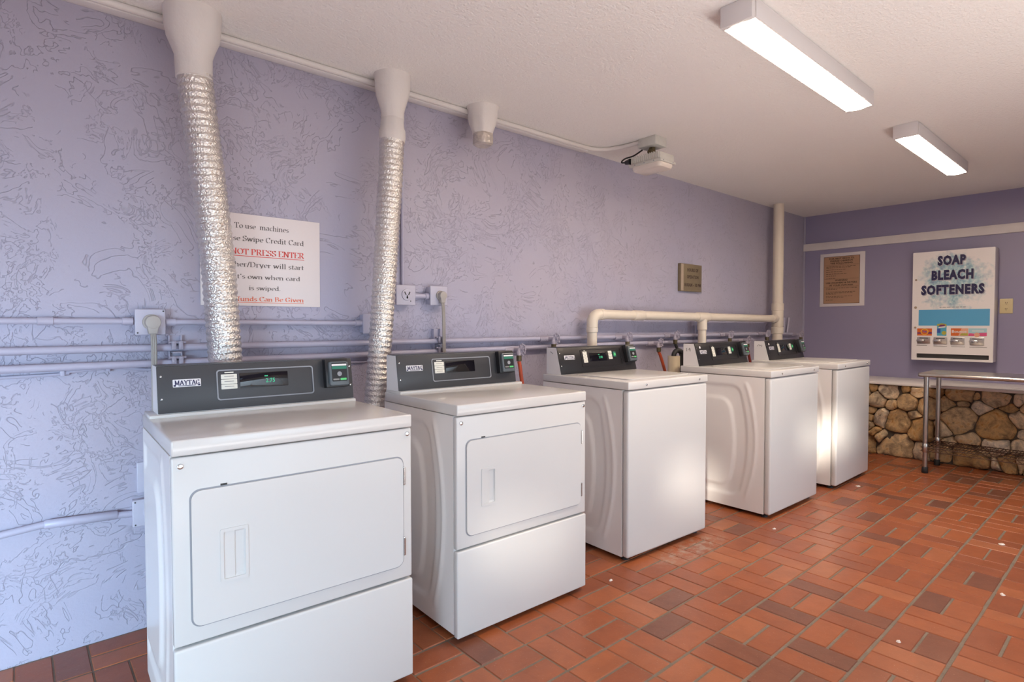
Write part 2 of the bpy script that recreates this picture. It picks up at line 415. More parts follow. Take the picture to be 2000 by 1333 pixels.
def text(bm, body, fr, u, w, size, depth, width=None, bold=0.0, align='CENTER', xs=1.0, spacing=1.0, thick=0.0006, mi=0):
    """letters on a surface: (u, w) is the middle of the line, size the capital height"""
    cu = bpy.data.curves.new('t', 'FONT'); cu.body = body; cu.size = size / 0.70; cu.align_x = align; cu.align_y = 'CENTER'
    cu.offset = bold * size; cu.space_character = spacing; cu.resolution_u = 2
    o = bpy.data.objects.new('t', cu); COL.objects.link(o)
    dg = bpy.context.evaluated_depsgraph_get(); me = bpy.data.meshes.new_from_object(o.evaluated_get(dg))
    if len(me.vertices):
        x0 = min(v.co.x for v in me.vertices); x1 = max(v.co.x for v in me.vertices)
        y0 = min(v.co.y for v in me.vertices); y1 = max(v.co.y for v in me.vertices)
        sx = xs if width is None else width / (x1 - x0)
        off = -(x0 + x1) / 2 if align == 'CENTER' else -x0
        t = bmesh.new(); t.from_mesh(me)
        r = bmesh.ops.extrude_face_region(t, geom=t.faces[:])
        top = {v for v in r['geom'] if isinstance(v, bmesh.types.BMVert)}
        mp = {}
        for v in t.verts: mp[v] = bm.verts.new(fr(u + (v.co.x + off) * sx, w + v.co.y, depth + (thick if v in top else 0)))
        for f in t.faces:
            try: bm.faces.new([mp[v] for v in f.verts]).material_index = mi
            except ValueError: pass
        t.free()
    bpy.data.objects.remove(o); bpy.data.curves.remove(cu); bpy.data.meshes.remove(me)
    return bm
def rule(bm, fr, u0, u1, w, h, depth, mi=0):
    return plate(bm, [(u0, w - h / 2), (u1, w - h / 2), (u1, w + h / 2), (u0, w + h / 2)], depth - 0.0002, depth + 0.0006, fr, 0, mi)
# book-face letters drawn with a broad nib: each glyph is (advance, strokes, serif bars (x, y, half width))
def _a(cx, cy, rx, ry, a0, a1, n=12): return [(cx + rx * math.cos(R(a0 + (a1 - a0) * i / n)), cy + ry * math.sin(R(a0 + (a1 - a0) * i / n))) for i in range(n + 1)]
def _st(x, h, s=.13): return [[(x, 0), (x, h)]], [(x, 0.0, s), (x, h, s)]
GL = {
 'a': (.52, [_a(.22, .34, .15, .13, 150, 0, 8) + [(.37, .08), (.43, .02)], _a(.21, .14, .15, .13, 60, 350, 12)], []),
 'b': (.56, [[(.10, 0), (.10, .70)], _a(.29, .23, .17, .22, 150, -150, 14)], [(.06, .70, .06)]),
 'c': (.48, [_a(.27, .23, .19, .22, 45, 315, 16)], []),
 'd': (.58, [_a(.25, .23, .17, .22, 30, 330, 14), [(.44, .02), (.44, .70)]], [(.40, .70, .07), (.48, 0, .06)]),
 'e': (.50, [_a(.26, .23, .19, .22, 10, 320, 16), [(.07, .25), (.44, .25)]], []),
 'f': (.36, [[(.14, 0), (.14, .56)] + _a(.26, .56, .12, .14, 180, 50, 6)], [(.14, 0, .12), (.15, .44, .14)]),
 'h': (.60, [[(.11, 0), (.11, .70)], _a(.28, .28, .17, .17, 160, 0, 8) + [(.45, 0)]], [(.11, 0, .10), (.45, 0, .10), (.07, .70, .07)]),
 'i': (.30, [[(.14, 0), (.14, .44)], [(.14, .60), (.14, .66)]], [(.14, 0, .11), (.10, .44, .07)]),
 'l': (.30, [[(.14, 0), (.14, .70)]], [(.14, 0, .11), (.10, .70, .07)]),
 'm': (.88, [[(.11, 0), (.11, .44)], _a(.26, .28, .15, .17, 160, 0, 8) + [(.41, 0)], _a(.57, .28, .16, .17, 170, 0, 8) + [(.73, 0)]], [(.11, 0, .09), (.41, 0, .09), (.73, 0, .09), (.07, .44, .06)]),
 'n': (.60, [[(.11, 0), (.11, .44)], _a(.28, .28, .17, .17, 160, 0, 8) + [(.45, 0)]], [(.11, 0, .10), (.45, 0, .10), (.07, .44, .07)]),
 'o': (.54, [_a(.27, .23, .20, .22, 0, 360, 20)], []),
 'p': (.58, [[(.11, -.20), (.11, .44)], _a(.30, .23, .17, .22, 150, -150, 14)], [(.11, -.20, .11), (.07, .44, .07)]),
 'r': (.42, [[(.12, 0), (.12, .44)], _a(.27, .29, .14, .15, 170, 50, 8)], [(.12, 0, .11), (.08, .44, .07)]),
 's': (.42, [_a(.21, .335, .12, .105, 30, 250, 10) + _a(.21, .115, .13, .115, 80, -150, 12)], []),
 't': (.38, [[(.15, .60), (.15, .10)] + _a(.26, .10, .11, .09, 180, 300, 6)], [(.18, .44, .14)]),
 'u': (.60, [[(.11, .44), (.11, .15)] + _a(.27, .15, .16, .14, 180, 350, 8), [(.45, .44), (.45, 0)]], [(.07, .44, .07), (.41, .44, .07), (.49, 0, .06)]),
 'v': (.54, [[(.06, .44), (.26, 0), (.46, .44)]], [(.08, .44, .09), (.45, .44, .09)]),
 'w': (.78, [[(.06, .44), (.21, 0), (.37, .40), (.53, 0), (.69, .44)]], [(.08, .44, .09), (.37, .44, .08), (.68, .44, .09)]),
 'y': (.54, [[(.06, .44), (.27, .02)], [(.46, .44), (.24, -.12), (.12, -.18)]], [(.08, .44, .09), (.45, .44, .09)]),
 '.': (.26, [[(.11, .0), (.11, .06)]], []), "'": (.24, [[(.10, .54), (.10, .70)]], []), '/': (.34, [[(.03, -.05), (.29, .72)]], []), ' ': (.28, [], []),
 'B': (.68, [[(.14, 0), (.14, .70)], [(.14, .70), (.32, .70)] + _a(.32, .535, .18, .165, 90, -90, 8) + [(.14, .37)], [(.14, .37), (.34, .37)] + _a(.34, .185, .22, .185, 90, -90, 8) + [(.14, 0)]], [(.10, .70, .08), (.10, 0, .08)]),
 'C': (.70, [_a(.37, .35, .28, .34, 45, 315, 20), [(.58, .50), (.58, .70)]], []),
 'D': (.76, [[(.14, 0), (.14, .70)], [(.14, .70), (.34, .70)] + _a(.34, .35, .30, .35, 90, -90, 14) + [(.14, 0)]], [(.10, .70, .08), (.10, 0, .08)]),
 'E': (.66, [[(.14, 0), (.14, .70)], [(.56, .55), (.56, .70), (.14, .70)], [(.14, .36), (.40, .36)], [(.58, .16), (.58, 0), (.14, 0)]], [(.10, .70, .08), (.10, 0, .08)]),
 'G': (.76, [_a(.38, .35, .28, .34, 45, 300, 20) + [(.58, .08), (.58, .30)], [(.60, .52), (.60, .70)]], [(.58, .30, .12)]),
 'M': (.92, [[(.14, 0), (.14, .70)], [(.14, .70), (.44, .06), (.74, .70)], [(.74, .70), (.74, 0)]], [(.12, 0, .11), (.10, .70, .10), (.78, .70, .10), (.76, 0, .12)]),
 'A': (.74, [[(.08, 0), (.36, .70), (.64, 0)], [(.18, .24), (.54, .24)]], [(.08, 0, .11), (.64, 0, .12)]),
 'Y': (.72, [[(.08, .70), (.36, .32), (.64, .70)], [(.36, .34), (.36, 0)]], [(.10, .70, .12), (.63, .70, .11), (.36, 0, .13)]),
 'N': (.78, [[(.14, 0), (.14, .70)], [(.14, .70), (.62, 0)], [(.62, 0), (.62, .70)]], [(.14, 0, .11), (.10, .70, .10), (.62, .70, .11)]),
 'O': (.76, [_a(.38, .35, .30, .34, 0, 360, 24)], []),
 'P': (.64, [[(.14, 0), (.14, .70)], [(.14, .70), (.34, .70)] + _a(.34, .52, .20, .18, 90, -90, 8) + [(.14, .34)]], [(.10, .70, .08), (.14, 0, .12)]),
 'R': (.72, [[(.14, 0), (.14, .70)], [(.14, .70), (.34, .70)] + _a(.34, .53, .20, .17, 90, -90, 8) + [(.14, .36)], [(.34, .36), (.60, 0)]], [(.10, .70, .08), (.14, 0, .12), (.62, 0, .08)]),
 'S': (.58, [_a(.28, .525, .19, .165, 30, 260, 12) + _a(.28, .175, .21, .175, 80, -150, 12), [(.46, .54), (.46, .70)], [(.08, .0), (.08, .16)]], []),
 'T': (.66, [[(.32, 0), (.32, .70)], [(.06, .54), (.06, .70), (.58, .70), (.58, .54)]], [(.32, 0, .13)]),
 'W': (.98, [[(.06, .70), (.26, 0), (.48, .66), (.70, 0), (.90, .70)]], [(.08, .70, .12), (.48, .70, .10), (.89, .70, .11)]),
}
def serif(bm, body, fr, u, w, size, depth, width, nib=0.13, mi=0):
    """(u, w) middle of the line at mid capital height; letters are cut from thin sheet"""
    k = size / 0.70; adv = sum(GL[c][0] for c in body); sx = width / adv; x = u - width / 2; nx, ny = nib / 2, 0.018
    def quad(ps):
        d1 = depth + 0.0006
        q = [bm.verts.new(fr(p[0], p[1], d1)) for p in ps]
        try: bm.faces.new(q).material_index = mi
        except ValueError: pass
    for c in body:
        a, strokes, bars = GL[c]
        X = lambda px: x + px * sx
        Y = lambda py: w + (py - 0.35) * k
        for stx in strokes:
            for (p, q) in zip(stx[:-1], stx[1:]):
                quad([(X(p[0] - nx), Y(p[1] - ny)), (X(p[0] + nx), Y(p[1] + ny)), (X(q[0] + nx), Y(q[1] + ny)), (X(q[0] - nx), Y(q[1] - ny))])
        for (bx, by, hw) in bars: quad([(X(bx - hw), Y(by - .022)), (X(bx + hw), Y(by - .022)), (X(bx + hw), Y(by + .022)), (X(bx - hw), Y(by + .022))])
        x += a * sx
    return bm
rnd = random.Random(7)

# ================================================================== THE SETTING
# floor: basket-weave quarry tiles over a grout bed, one mesh
def build_floor():
    bm = bmesh.new()
    x0, x1, y0, y1 = XB, XF, YR, 0.0
    vs = [bm.verts.new(p) for p in ((x0, y0, -0.0035), (x1, y0, -0.0035), (x1, y1, -0.0035), (x0, y1, -0.0035))]
    bm.faces.new(vs).material_index = 1
    lay = bm.faces.layers.float.new('tone')
    MX, MY, OX, OY = 0.2036, 0.2125, 2.008, -1.2825
    b = 0.0022
    for ix in range(-28, 24):
        for iy in range(-11, 8):
            bx0 = OX + ix * MX; by1 = OY - iy * MY; by0 = by1 - MY
            skew = -0.026 * (iy) * 0.0
            vert = (ix + iy) % 2 == 0
            for k in (0, 1):
                gx = 0.0026; gy = 0.0052
                if vert: tx0, tx1, ty0, ty1 = bx0 + k * MX / 2, bx0 + (k + 1) * MX / 2, by0, by1
                else: tx0, tx1, ty0, ty1 = bx0, bx0 + MX, by0 + k * MY / 2, by0 + (k + 1) * MY / 2
                j = lambda: rnd.uniform(-0.0013, 0.0013)
                tx0 += gx + j(); tx1 -= gx + j(); ty0 += gy + j(); ty1 -= gy + j()
                tx0, tx1, ty0, ty1 = max(tx0, x0), min(tx1, x1), max(ty0, y0), min(ty1, y1 - 0.004)
                if tx1 - tx0 < 0.01 or ty1 - ty0 < 0.01: continue
                z = rnd.uniform(-0.0006, 0.0)
                tone = rnd.random()
                tone = rnd.uniform(0.0, 0.14) if tone < 0.13 else rnd.uniform(0.2, 1.0)
                lo = [bm.verts.new((x, y, -0.0034)) for x, y in ((tx0, ty0), (tx1, ty0), (tx1, ty1), (tx0, ty1))]
                hi = [bm.verts.new((x, y, z)) for x, y in ((tx0 + b, ty0 + b), (tx1 - b, ty0 + b), (tx1 - b, ty1 - b), (tx0 + b, ty1 - b))]
                fs = [bm.faces.new(hi)] + [bm.faces.new((lo[i], lo[(i + 1) % 4], hi[(i + 1) % 4], hi[i])) for i in range(4)]
                for f in fs: f[lay] = tone
    me = bpy.data.meshes.new('floor'); bm.to_mesh(me); bm.free()
    me.materials.append(M['tile']); me.materials.append(M['grout'])
    return struct(link(bpy.data.objects.new('floor', me)))
build_floor()
bm = bmesh.new(); box(bm, (XB - 0.1, YR - 0.1, ZC), (XF + 0.1, 0.1, ZC + 0.1)); struct(obj('ceiling', bm, M['ceiling'], smooth=False))
bm = bmesh.new(); box(bm, (XB - 0.1, 0.0, -0.02), (XF + 0.1, 0.1, ZC)); struct(obj('wall_left', bm, M['wall'], smooth=False))
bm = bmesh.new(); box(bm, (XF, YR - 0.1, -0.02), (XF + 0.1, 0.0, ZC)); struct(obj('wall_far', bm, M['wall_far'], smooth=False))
bm = bmesh.new(); box(bm, (XB - 0.1, YR - 0.1, -0.02), (XB, 0.0, ZC)); struct(obj('wall_back', bm, M['wall'], smooth=False))
# right wall (behind the camera's right): unseen; frosted window put in for the daylight lamps, slots added to shape sun patches
WX0, WX1, WZ0, WZ1 = -3.30, 5.00, 0.05, 1.64
CZ0, CZ1 = 1.69, 1.93
SUN_SLOTS = [(-3.02, -2.80), (-1.83, -1.48), (-0.30, 0.55)]
bm = bmesh.new()
box(bm, (XB, YR - 0.03, -0.02), (XF, YR, WZ0)); box(bm, (XB, YR - 0.03, WZ0), (WX0, YR, WZ1)); box(bm, (WX1, YR - 0.03, WZ0), (XF, YR, WZ1))
box(bm, (XB, YR - 0.03, WZ1), (XF, YR, CZ0)); box(bm, (XB, YR - 0.03, CZ1), (XF, YR, ZC))
xs = [XB] + [v for ab in SUN_SLOTS for v in ab] + [XF]
for i in range(0, len(xs), 2): box(bm, (xs[i], YR - 0.03, CZ0), (xs[i + 1], YR, CZ1))
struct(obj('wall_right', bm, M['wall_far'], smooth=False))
M['frost'] = mat('frosted_glass', (0.75, 0.80, 0.86), 0.5)
bm = bmesh.new(); box(bm, (WX0, YR - 0.028, WZ0), (WX1, YR - 0.018, WZ1)); win = struct(obj('window_1', bm, M['frost'], smooth=False))
bm = bmesh.new()
for xa in (WX0, -1.75, -0.20, 1.30, 2.60, 3.80, WX1 - 0.05): box(bm, (xa, YR - 0.018, WZ0), (xa + 0.05, YR + 0.02, WZ1))
for za in (WZ0, WZ1 - 0.05): box(bm, (WX0, YR - 0.018, za), (WX1, YR + 0.02, za + 0.05))
obj('window_frame', bm, M['trim_white'], win, smooth=False)
# white board on the far wall
bm = bmesh.new()
pts = [(0.003, 1.972), (3.39, 1.966), (3.39, 2.052), (0.003, 2.048)]
plate(bm, pts, 0.0, 0.02, YZ(XF), 0.003); struct(obj('trim_1', bm, M['trim_white']))
# ledge on top of the stone half wall
SX = 5.88
bm = bmesh.new(); box(bm, (SX - 0.015, YR, 0.640), (XF, 0.0, 0.662), 0.004); struct(obj('trim_2', bm, M['trim_white']))
# slim pale strip added to paint the highlight along the far corner edge
bm = bmesh.new(); box(bm, (XF - 0.018, -0.018, 0.66), (XF, 0.0, ZC), 0.004); struct(obj('corner_highlight', bm, M['pipe_paint']))

def clip(poly, px, py, nx, ny):
    out = []
    for i in range(len(poly)):
        a, b_ = poly[i], poly[(i + 1) % len(poly)]
        da = (a[0] - px) * nx + (a[1] - py) * ny; db = (b_[0] - px) * nx + (b_[1] - py) * ny
        if da <= 0: out.append(a)
        if da * db < 0:
            t = da / (da - db); out.append((a[0] + (b_[0] - a[0]) * t, a[1] + (b_[1] - a[1]) * t))
    return out
def build_stones():
    seeds = [(265,370,45),(415,385,95),(560,372,55),(670,400,75),(300,490,85),(430,520,45),(575,505,90),(265,575,40),(345,650,90),(490,690,125),(245,640,35),(235,720,40),(275,775,45),
             (325,825,50),(240,860,55),(460,910,150),(690,765,105),(770,540,85),(830,430,55),(960,535,60),(1090,445,105),(1085,520,50),(1400,470,120),(1610,490,60),(1290,580,100),(1500,560,85),
             (1080,690,145),(930,770,60),(1390,745,165),(1590,670,95),(1640,810,60),(1140,845,110),(1400,885,110),(1590,915,70),(700,960,70),(920,1000,80),(1170,1050,150),(1400,1100,65),
             (1520,1090,80),(1640,1100,60),(835,965,60),(1010,870,60),(620,620,50),(1230,470,50),(1270,960,60)]
    # pixel positions of the stone centres turned into points of the stone face
    o = Vector((0, -2.6, 1.1843)); S2 = []
    for (px, py, pr) in seeds:
        X, Y = 1650 + px / 4.76, 680 + py / 4.76
        d = fwd * FPX + rt2 * (X - 1000) - up2 * (Y - 666.5); h = o + d * ((SX - o.x) / d.x); S2.append((-h.y, h.z, pr / 1057.0))
    r = random.Random(3)
    def scatter(u0, u1):
        n = 0
        while n < 3000:
            n += 1; p = (r.uniform(u0, u1), r.uniform(0.0, 0.64), r.uniform(0.05, 0.10))
            if all((p[0] - q[0]) ** 2 + ((p[1] - q[1]) * 1.25) ** 2 > 0.115 ** 2 for q in S2): S2.append(p)
    scatter(0.0, 0.80); scatter(1.95, 3.4)
    bm = bmesh.new(); lay = bm.faces.layers.float.new('tone')
    tones = {15: .55, 9: .38, 8: .85, 16: .2, 26: .55, 28: .3, 1: .8, 24: .95, 22: .75, 6: .45, 32: 1.0, 27: .8, 29: .8, 5: .6, 17: .5}
    for i, s in enumerate(S2):
        poly = [(0, 0.0), (3.4, 0.0), (3.4, 0.64), (0, 0.64)]
        for q in S2:
            if q is s: continue
            dx, dy = q[0] - s[0], q[1] - s[1]; L = math.hypot(dx, dy)
            if L > 0.7: continue
            k = min(0.8, max(0.2, (L * L + s[2] ** 2 - q[2] ** 2) / (2 * L * L))); poly = clip(poly, s[0] + dx * k, s[1] + dy * k, dx / L, dy / L)
            if not poly: break
        if len(poly) < 3: continue
        cx = sum(p[0] for p in poly) / len(poly); cy = sum(p[1] for p in poly) / len(poly)
        # resample and round the outline
        pts = []
        for k in range(len(poly)):
            a, b_ = Vector(poly[k]), Vector(poly[(k + 1) % len(poly)])
            m = max(2, int((b_ - a).length / 0.014))
            pts += [a.lerp(b_, t / m) for t in range(m)]
        for _ in range(2):
            pts = [(pts[k - 1] + pts[k] * 2 + pts[(k + 1) % len(pts)]) / 4 for k in range(len(pts))]
        c = Vector((cx, cy)); bulge = r.uniform(0.025, 0.065); tone = tones.get(i, r.uniform(0.1, 0.95))
        tilt = (r.uniform(-0.18, 0.18), r.uniform(-0.18, 0.18))
        rings = []
        for f, dep in ((0.998, -0.03), (0.99, 0.004), (0.955, 0.55), (0.86, 0.86), (0.60, 0.97), (0.28, 1.0)):
            ring = []
            for p in pts:
                q = c + (p - c) * f
                d = dep * bulge if dep > 0.01 else dep
                if dep > 0.1:
                    d += 0.030 * mnoise.noise(Vector((q.x * 9, q.y * 9, i * 1.7))) + 0.007 * mnoise.noise(Vector((q.x * 30, q.y * 30, i)))
                    d += (q.x - cx) * tilt[0] + (q.y - cy) * tilt[1]
                q = q + Vector((mnoise.noise(Vector((q.x * 14, q.y * 14, 3.1))), mnoise.noise(Vector((q.x * 14, q.y * 14, 9.4))))) * 0.016
                ring.append(bm.verts.new((SX + 0.035 - max(d, -0.03), -q.x, max(q.y, 0.0))))
            rings.append(ring)
        fs = []
        for A, B in zip(rings[:-1], rings[1:]):
            for k in range(len(A)): fs.append(bm.faces.new((A[k], A[(k + 1) % len(A)], B[(k + 1) % len(A)], B[k])))
        fs.append(bm.faces.new(rings[-1]))
        for f in fs: f[lay] = tone
    # mortar core behind the stones
    box(bm, (SX + 0.028, YR, -0.02), (XF, 0.0, 0.640), mi=1)
    struct(obj('wall_stone', bm, [M['stone'], M['mortar']], angle=60))
build_stones()

# ================================================================== MACHINES
def side_height(v, z, depth, zc=0.455):
    """pressed relief of the cabinet side: a big D-shaped channel, a raised inner D, and a bowed rib near the front"""
    def sd(vf, bow, z0, z1, rr):
        vfz = vf + bow * ((z - (z0 + z1) / 2) / ((z1 - z0) / 2)) ** 2
        a, b_ = vfz - v, max(z0 - z, z - z1)
        if a > -rr and b_ > -rr: return math.hypot(a + rr, b_ + rr) - rr
        return max(a, b_)
    def sm(x, w): t = min(1, max(0, 0.5 + x / w)); return t * t * (3 - 2 * t)
    d1 = sd(0.150, 0.055, 0.105, 0.795, 0.05); d2 = sd(0.228, 0.045, 0.150, 0.715, 0.06)
    h = -0.007 * sm(-d1, 0.022) + 0.009 * sm(-d2, 0.026)
    rib = 0.092 + 0.065 * ((z - zc) / 0.36) ** 2
    if abs(z - zc) < 0.37: h += 0.0055 * math.exp(-((v - rib) / 0.011) ** 2) * sm(0.36 - abs(z - zc), 0.05)
    back = sm(depth - 0.02 - v, 0.03)
    return h * back
def cabinet(bm, w, v0, v1, z0, z1):
    nv, nz = 64, 80
    for side in (0, 1):
        g = []
        for i in range(nv + 1):
            v = v0 + (v1 - v0) * i / nv; row = []
            for j in range(nz + 1):
                z = z0 + (z1 - z0) * j / nz
                edge = 0 if i in (0, nv) or j in (0, nz) else side_height(v, z, v1)
                row.append(bm.verts.new((-edge if side == 0 else w + edge, v, z)))
            g.append(row)
        for i in range(nv):
            for j in range(nz): bm.faces.new((g[i][j], g[i + 1][j], g[i + 1][j + 1], g[i][j + 1]))
    for ps in (((0, v0, z0), (w, v0, z0), (w, v0, z1), (0, v0, z1)), ((0, v1, z0), (w, v1, z0), (w, v1, z1), (0, v1, z1)),
               ((0, v0, z0), (w, v0, z0), (w, v1, z0), (0, v1, z0)), ((0, v0, z1), (w, v0, z1), (w, v1, z1), (0, v1, z1))):
        bm.faces.new([bm.verts.new(p) for p in ps])
    bmesh.ops.remove_doubles(bm, verts=bm.verts[:], dist=0.0002)
    return bm
def console_frame(fb, zb, ft, zt):
    w = Vector((0, ft - fb, zt - zb)); L = w.length; w.normalize(); n = Vector((0, -w.z, w.y))
    return (lambda u, ww, d: Vector((u, fb, zb)) + w * ww + n * d), L
def build_console(t, u0, u1, fb, zb, ft, zt, back, kind, digits, off):
    cb = bmesh.new()
    prof = [(fb, zb), (back, zb), (back, zt - 0.004), (back - 0.004, zt), (ft + 0.003, zt), (ft, zt - 0.003)]
    A = [cb.verts.new((u0, y, z)) for y, z in prof]; B = [cb.verts.new((u1, y, z)) for y, z in prof]
    for i in range(len(prof)): cb.faces.new((A[i], A[(i + 1) % len(prof)], B[(i + 1) % len(prof)], B[i]))
    cb.faces.new(A); cb.faces.new(B[::-1])
    con = obj('console', cb, M['enamel_side'], t, angle=25)
    fr0, L = console_frame(fb, zb, ft, zt); fr = lambda u, w, d: fr0(u + u0 - 0.018, w, d)
    dark = M['charcoal'] if kind == 'dryer' else M['charcoal_dark']
    b = bmesh.new(); plate(b, loop_rrect(0.0185, 0.6675, 0.001, L - 0.001, 0.002, 2), 0.0, 0.004, fr, 0.001)
    box(b, (u0, ft + 0.001, zt - 0.0005), (u1, back - 0.012, zt + 0.002))
    pan = obj('control_panel', b, dark, con)
    i0, i1, w0, w1 = (0.190, 0.516, 0.030, 0.133) if kind == 'dryer' else (0.196, 0.545, 0.033, 0.140)
    b = bmesh.new(); plate_hole(b, loop_rrect(i0, i1, w0, w1, 0.010), loop_rrect(i0 + .004, i1 - .004, w0 + .004, w1 - .004, 0.008), 0.004, 0.0062, fr)
    obj('panel_rim', b, M['seam_grey'] if kind == 'dryer' else dark, con)
    b = bmesh.new()                                                   # badge
    plate(b, loop_rrect(0.062, 0.143, 0.083, 0.108, 0.002, 2), 0.004, 0.0056, fr, 0.0004, 0)
    for ua, ub in ((0.0640, 0.0705), (0.1345, 0.1410)): plate(b, [(ua, .0852), (ub, .0852), (ub, .0905), (ua, .0905)], 0.005, 0.0059, fr, 0, 1)
    serif(b, 'MAYTAG', fr, 0.1035, 0.0968, 0.0150, 0.0060, 0.073, 0.17, 1)
    rule(b, fr, 0.078, 0.127, 0.0866, 0.0018, 0.0056, 1)
    obj('badge', b, [M['white_print'], M['navy']], con)
    b = bmesh.new()                                                   # cycle labels left of the display
    if kind == 'dryer': rows = [(0.204, 0.254, 0.0665 + 0.0172 * k, 0.0160) for k in range(3)]; sl = 0.0
    else: rows = [(0.214, 0.247, 0.060 + 0.0168 * k, 0.0156) for k in range(4)]; sl = -0.10
    for a, c, z, hh in rows:
        plate(b, loop_rrect(a, c, z, z + hh, 0.0012, 1), 0.004, 0.0056, fr, 0.0003, 0)
        rule(b, fr, a + .010, c - .010, z + hh * .55, 0.0022, 0.0056, 1)
    rule(b, fr, rows[0][0] + .012, rows[0][1] - .010, rows[-1][2] + rows[-1][3] + 0.006, 0.0035, 0.0042, 0)
    obj('cycle_labels', b, [M['sticker'], M['print']], con)
    d0, d1 = (0.262, 0.424) if kind == 'dryer' else (0.266, 0.415)
    b = bmesh.new(); plate(b, loop_rrect(d0, d1, 0.066, 0.1185, 0.002, 2), 0.003, 0.0052, fr, 0.0004)
    dsp = obj('display', b, M['display'], con)
    if digits:
        b = bmesh.new(); text(b, digits, fr, (d0 + d1) / 2 + 0.020, 0.088, 0.0145, 0.0053, width=0.031, bold=0.0, thick=0.0004)
        rule(b, fr, (d0 + d1) / 2 + 0.001, (d0 + d1) / 2 + 0.012, 0.1045, 0.003, 0.0053)
        obj('digits', b, M['digit'], dsp)
    if kind == 'washer':
        b = bmesh.new()
        for k in range(3):
            z = 0.0735 + 0.0172 * k; plate(b, loop_rrect(0.431, 0.463, z, z + .0158, .0012, 1), 0.004, 0.0056, fr, 0.0003, 0)
            rule(b, fr, 0.438, 0.456, z + .009, 0.0022, 0.0056, 1)
        obj('option_labels', b, [M['sticker'], M['print']], con)
        b = bmesh.new(); plate(b, loop_rrect(0.474, 0.500, 0.087, 0.118, 0.003), 0.004, 0.006, fr, 0.0006, 0)
        disc(b, fr, 0.487, 0.101, 0.0085, 0.006, 0.008, 14, 0.001, 1)
        obj('start_button', b, [M['reader_green'], M['lamp_green']], con)
    # card reader standing proud at the right end
    r0, r1 = (0.562, 0.640) if kind == 'dryer' else (0.580, 0.652)
    b = bmesh.new(); plate(b, loop_rrect(r0 - 0.008, r1 + 0.002, 0.046, L - 0.0005, 0.004, 2), 0.004, 0.030, fr, 0.002)
    rd = obj('card_reader', b, M['black'], con)
    b = bmesh.new(); plate(b, loop_rrect(r0 + 0.002, r1, 0.050, L - 0.012, 0.010), 0.030, 0.042, fr, 0.005)
    obj('reader_bezel', b, M['reader'], rd)
    b = bmesh.new()
    a, c = r0 + 0.011, r1 - 0.008
    plate(b, loop_rrect(a, c, 0.066, L - 0.018, 0.004, 3), 0.0418, 0.0426, fr, 0, 0)
    plate(b, loop_rrect(a + .001, c - .001, 0.112, 0.1235, 0.001, 1), 0.0424, 0.0432, fr, 0, 1)
    plate(b, loop_rrect(a + .001, c - .001, 0.1245, 0.131, 0.001, 1), 0.0424, 0.0432, fr, 0, 2)
    disc(b, fr, (a + c) / 2, 0.094, 0.009, 0.0424, 0.0432, 12, 0, 3)
    plate(b, loop_rrect((a + c) / 2 + .002, c - .004, 0.070, 0.0775, 0.001, 1), 0.0424, 0.0434, fr, 0, 4)
    plate(b, loop_rrect(a + .004, (a + c) / 2 - .002, 0.071, 0.0765, 0.001, 1), 0.0424, 0.0434, fr, 0, 5)
    obj('reader_label', b, [M['black'], M['reader_green'], M['poster_frame'], M['seam_grey'], M['lamp_green'], M['print']], rd)
    for (su, sw) in ((0.030, 0.120), (0.030, 0.047), (0.658, 0.124), (0.658, 0.053)):
        b = bmesh.new(); disc(b, fr, su, sw, 0.0032, 0.004, 0.0060, 12, 0.0008); obj('screw', b, M['chrome'], con)
    return con, fr
def screw_front(t, u, z, r=0.0075, y=0.0):
    b = bmesh.new(); disc(b, XZ(y), u, z, r, -0.001, 0.004, 16, 0.0018); disc(b, XZ(y), u, z, r * .42, 0.004, 0.0048, 6)
    obj('screw', b, M['chrome'], t)
def feet(t, w, depth, z):
    for (u, v) in ((0.045, 0.055), (w - 0.045, 0.055), (0.045, depth - 0.05), (w - 0.045, depth - 0.05)):
        b = bmesh.new(); cyl(b, (u, v, 0.0), (u, v, 0.012), 0.021, 14); cyl(b, (u, v, 0.010), (u, v, z + 0.012), 0.010, 10)
        obj('foot', b, M['rubber'], t)
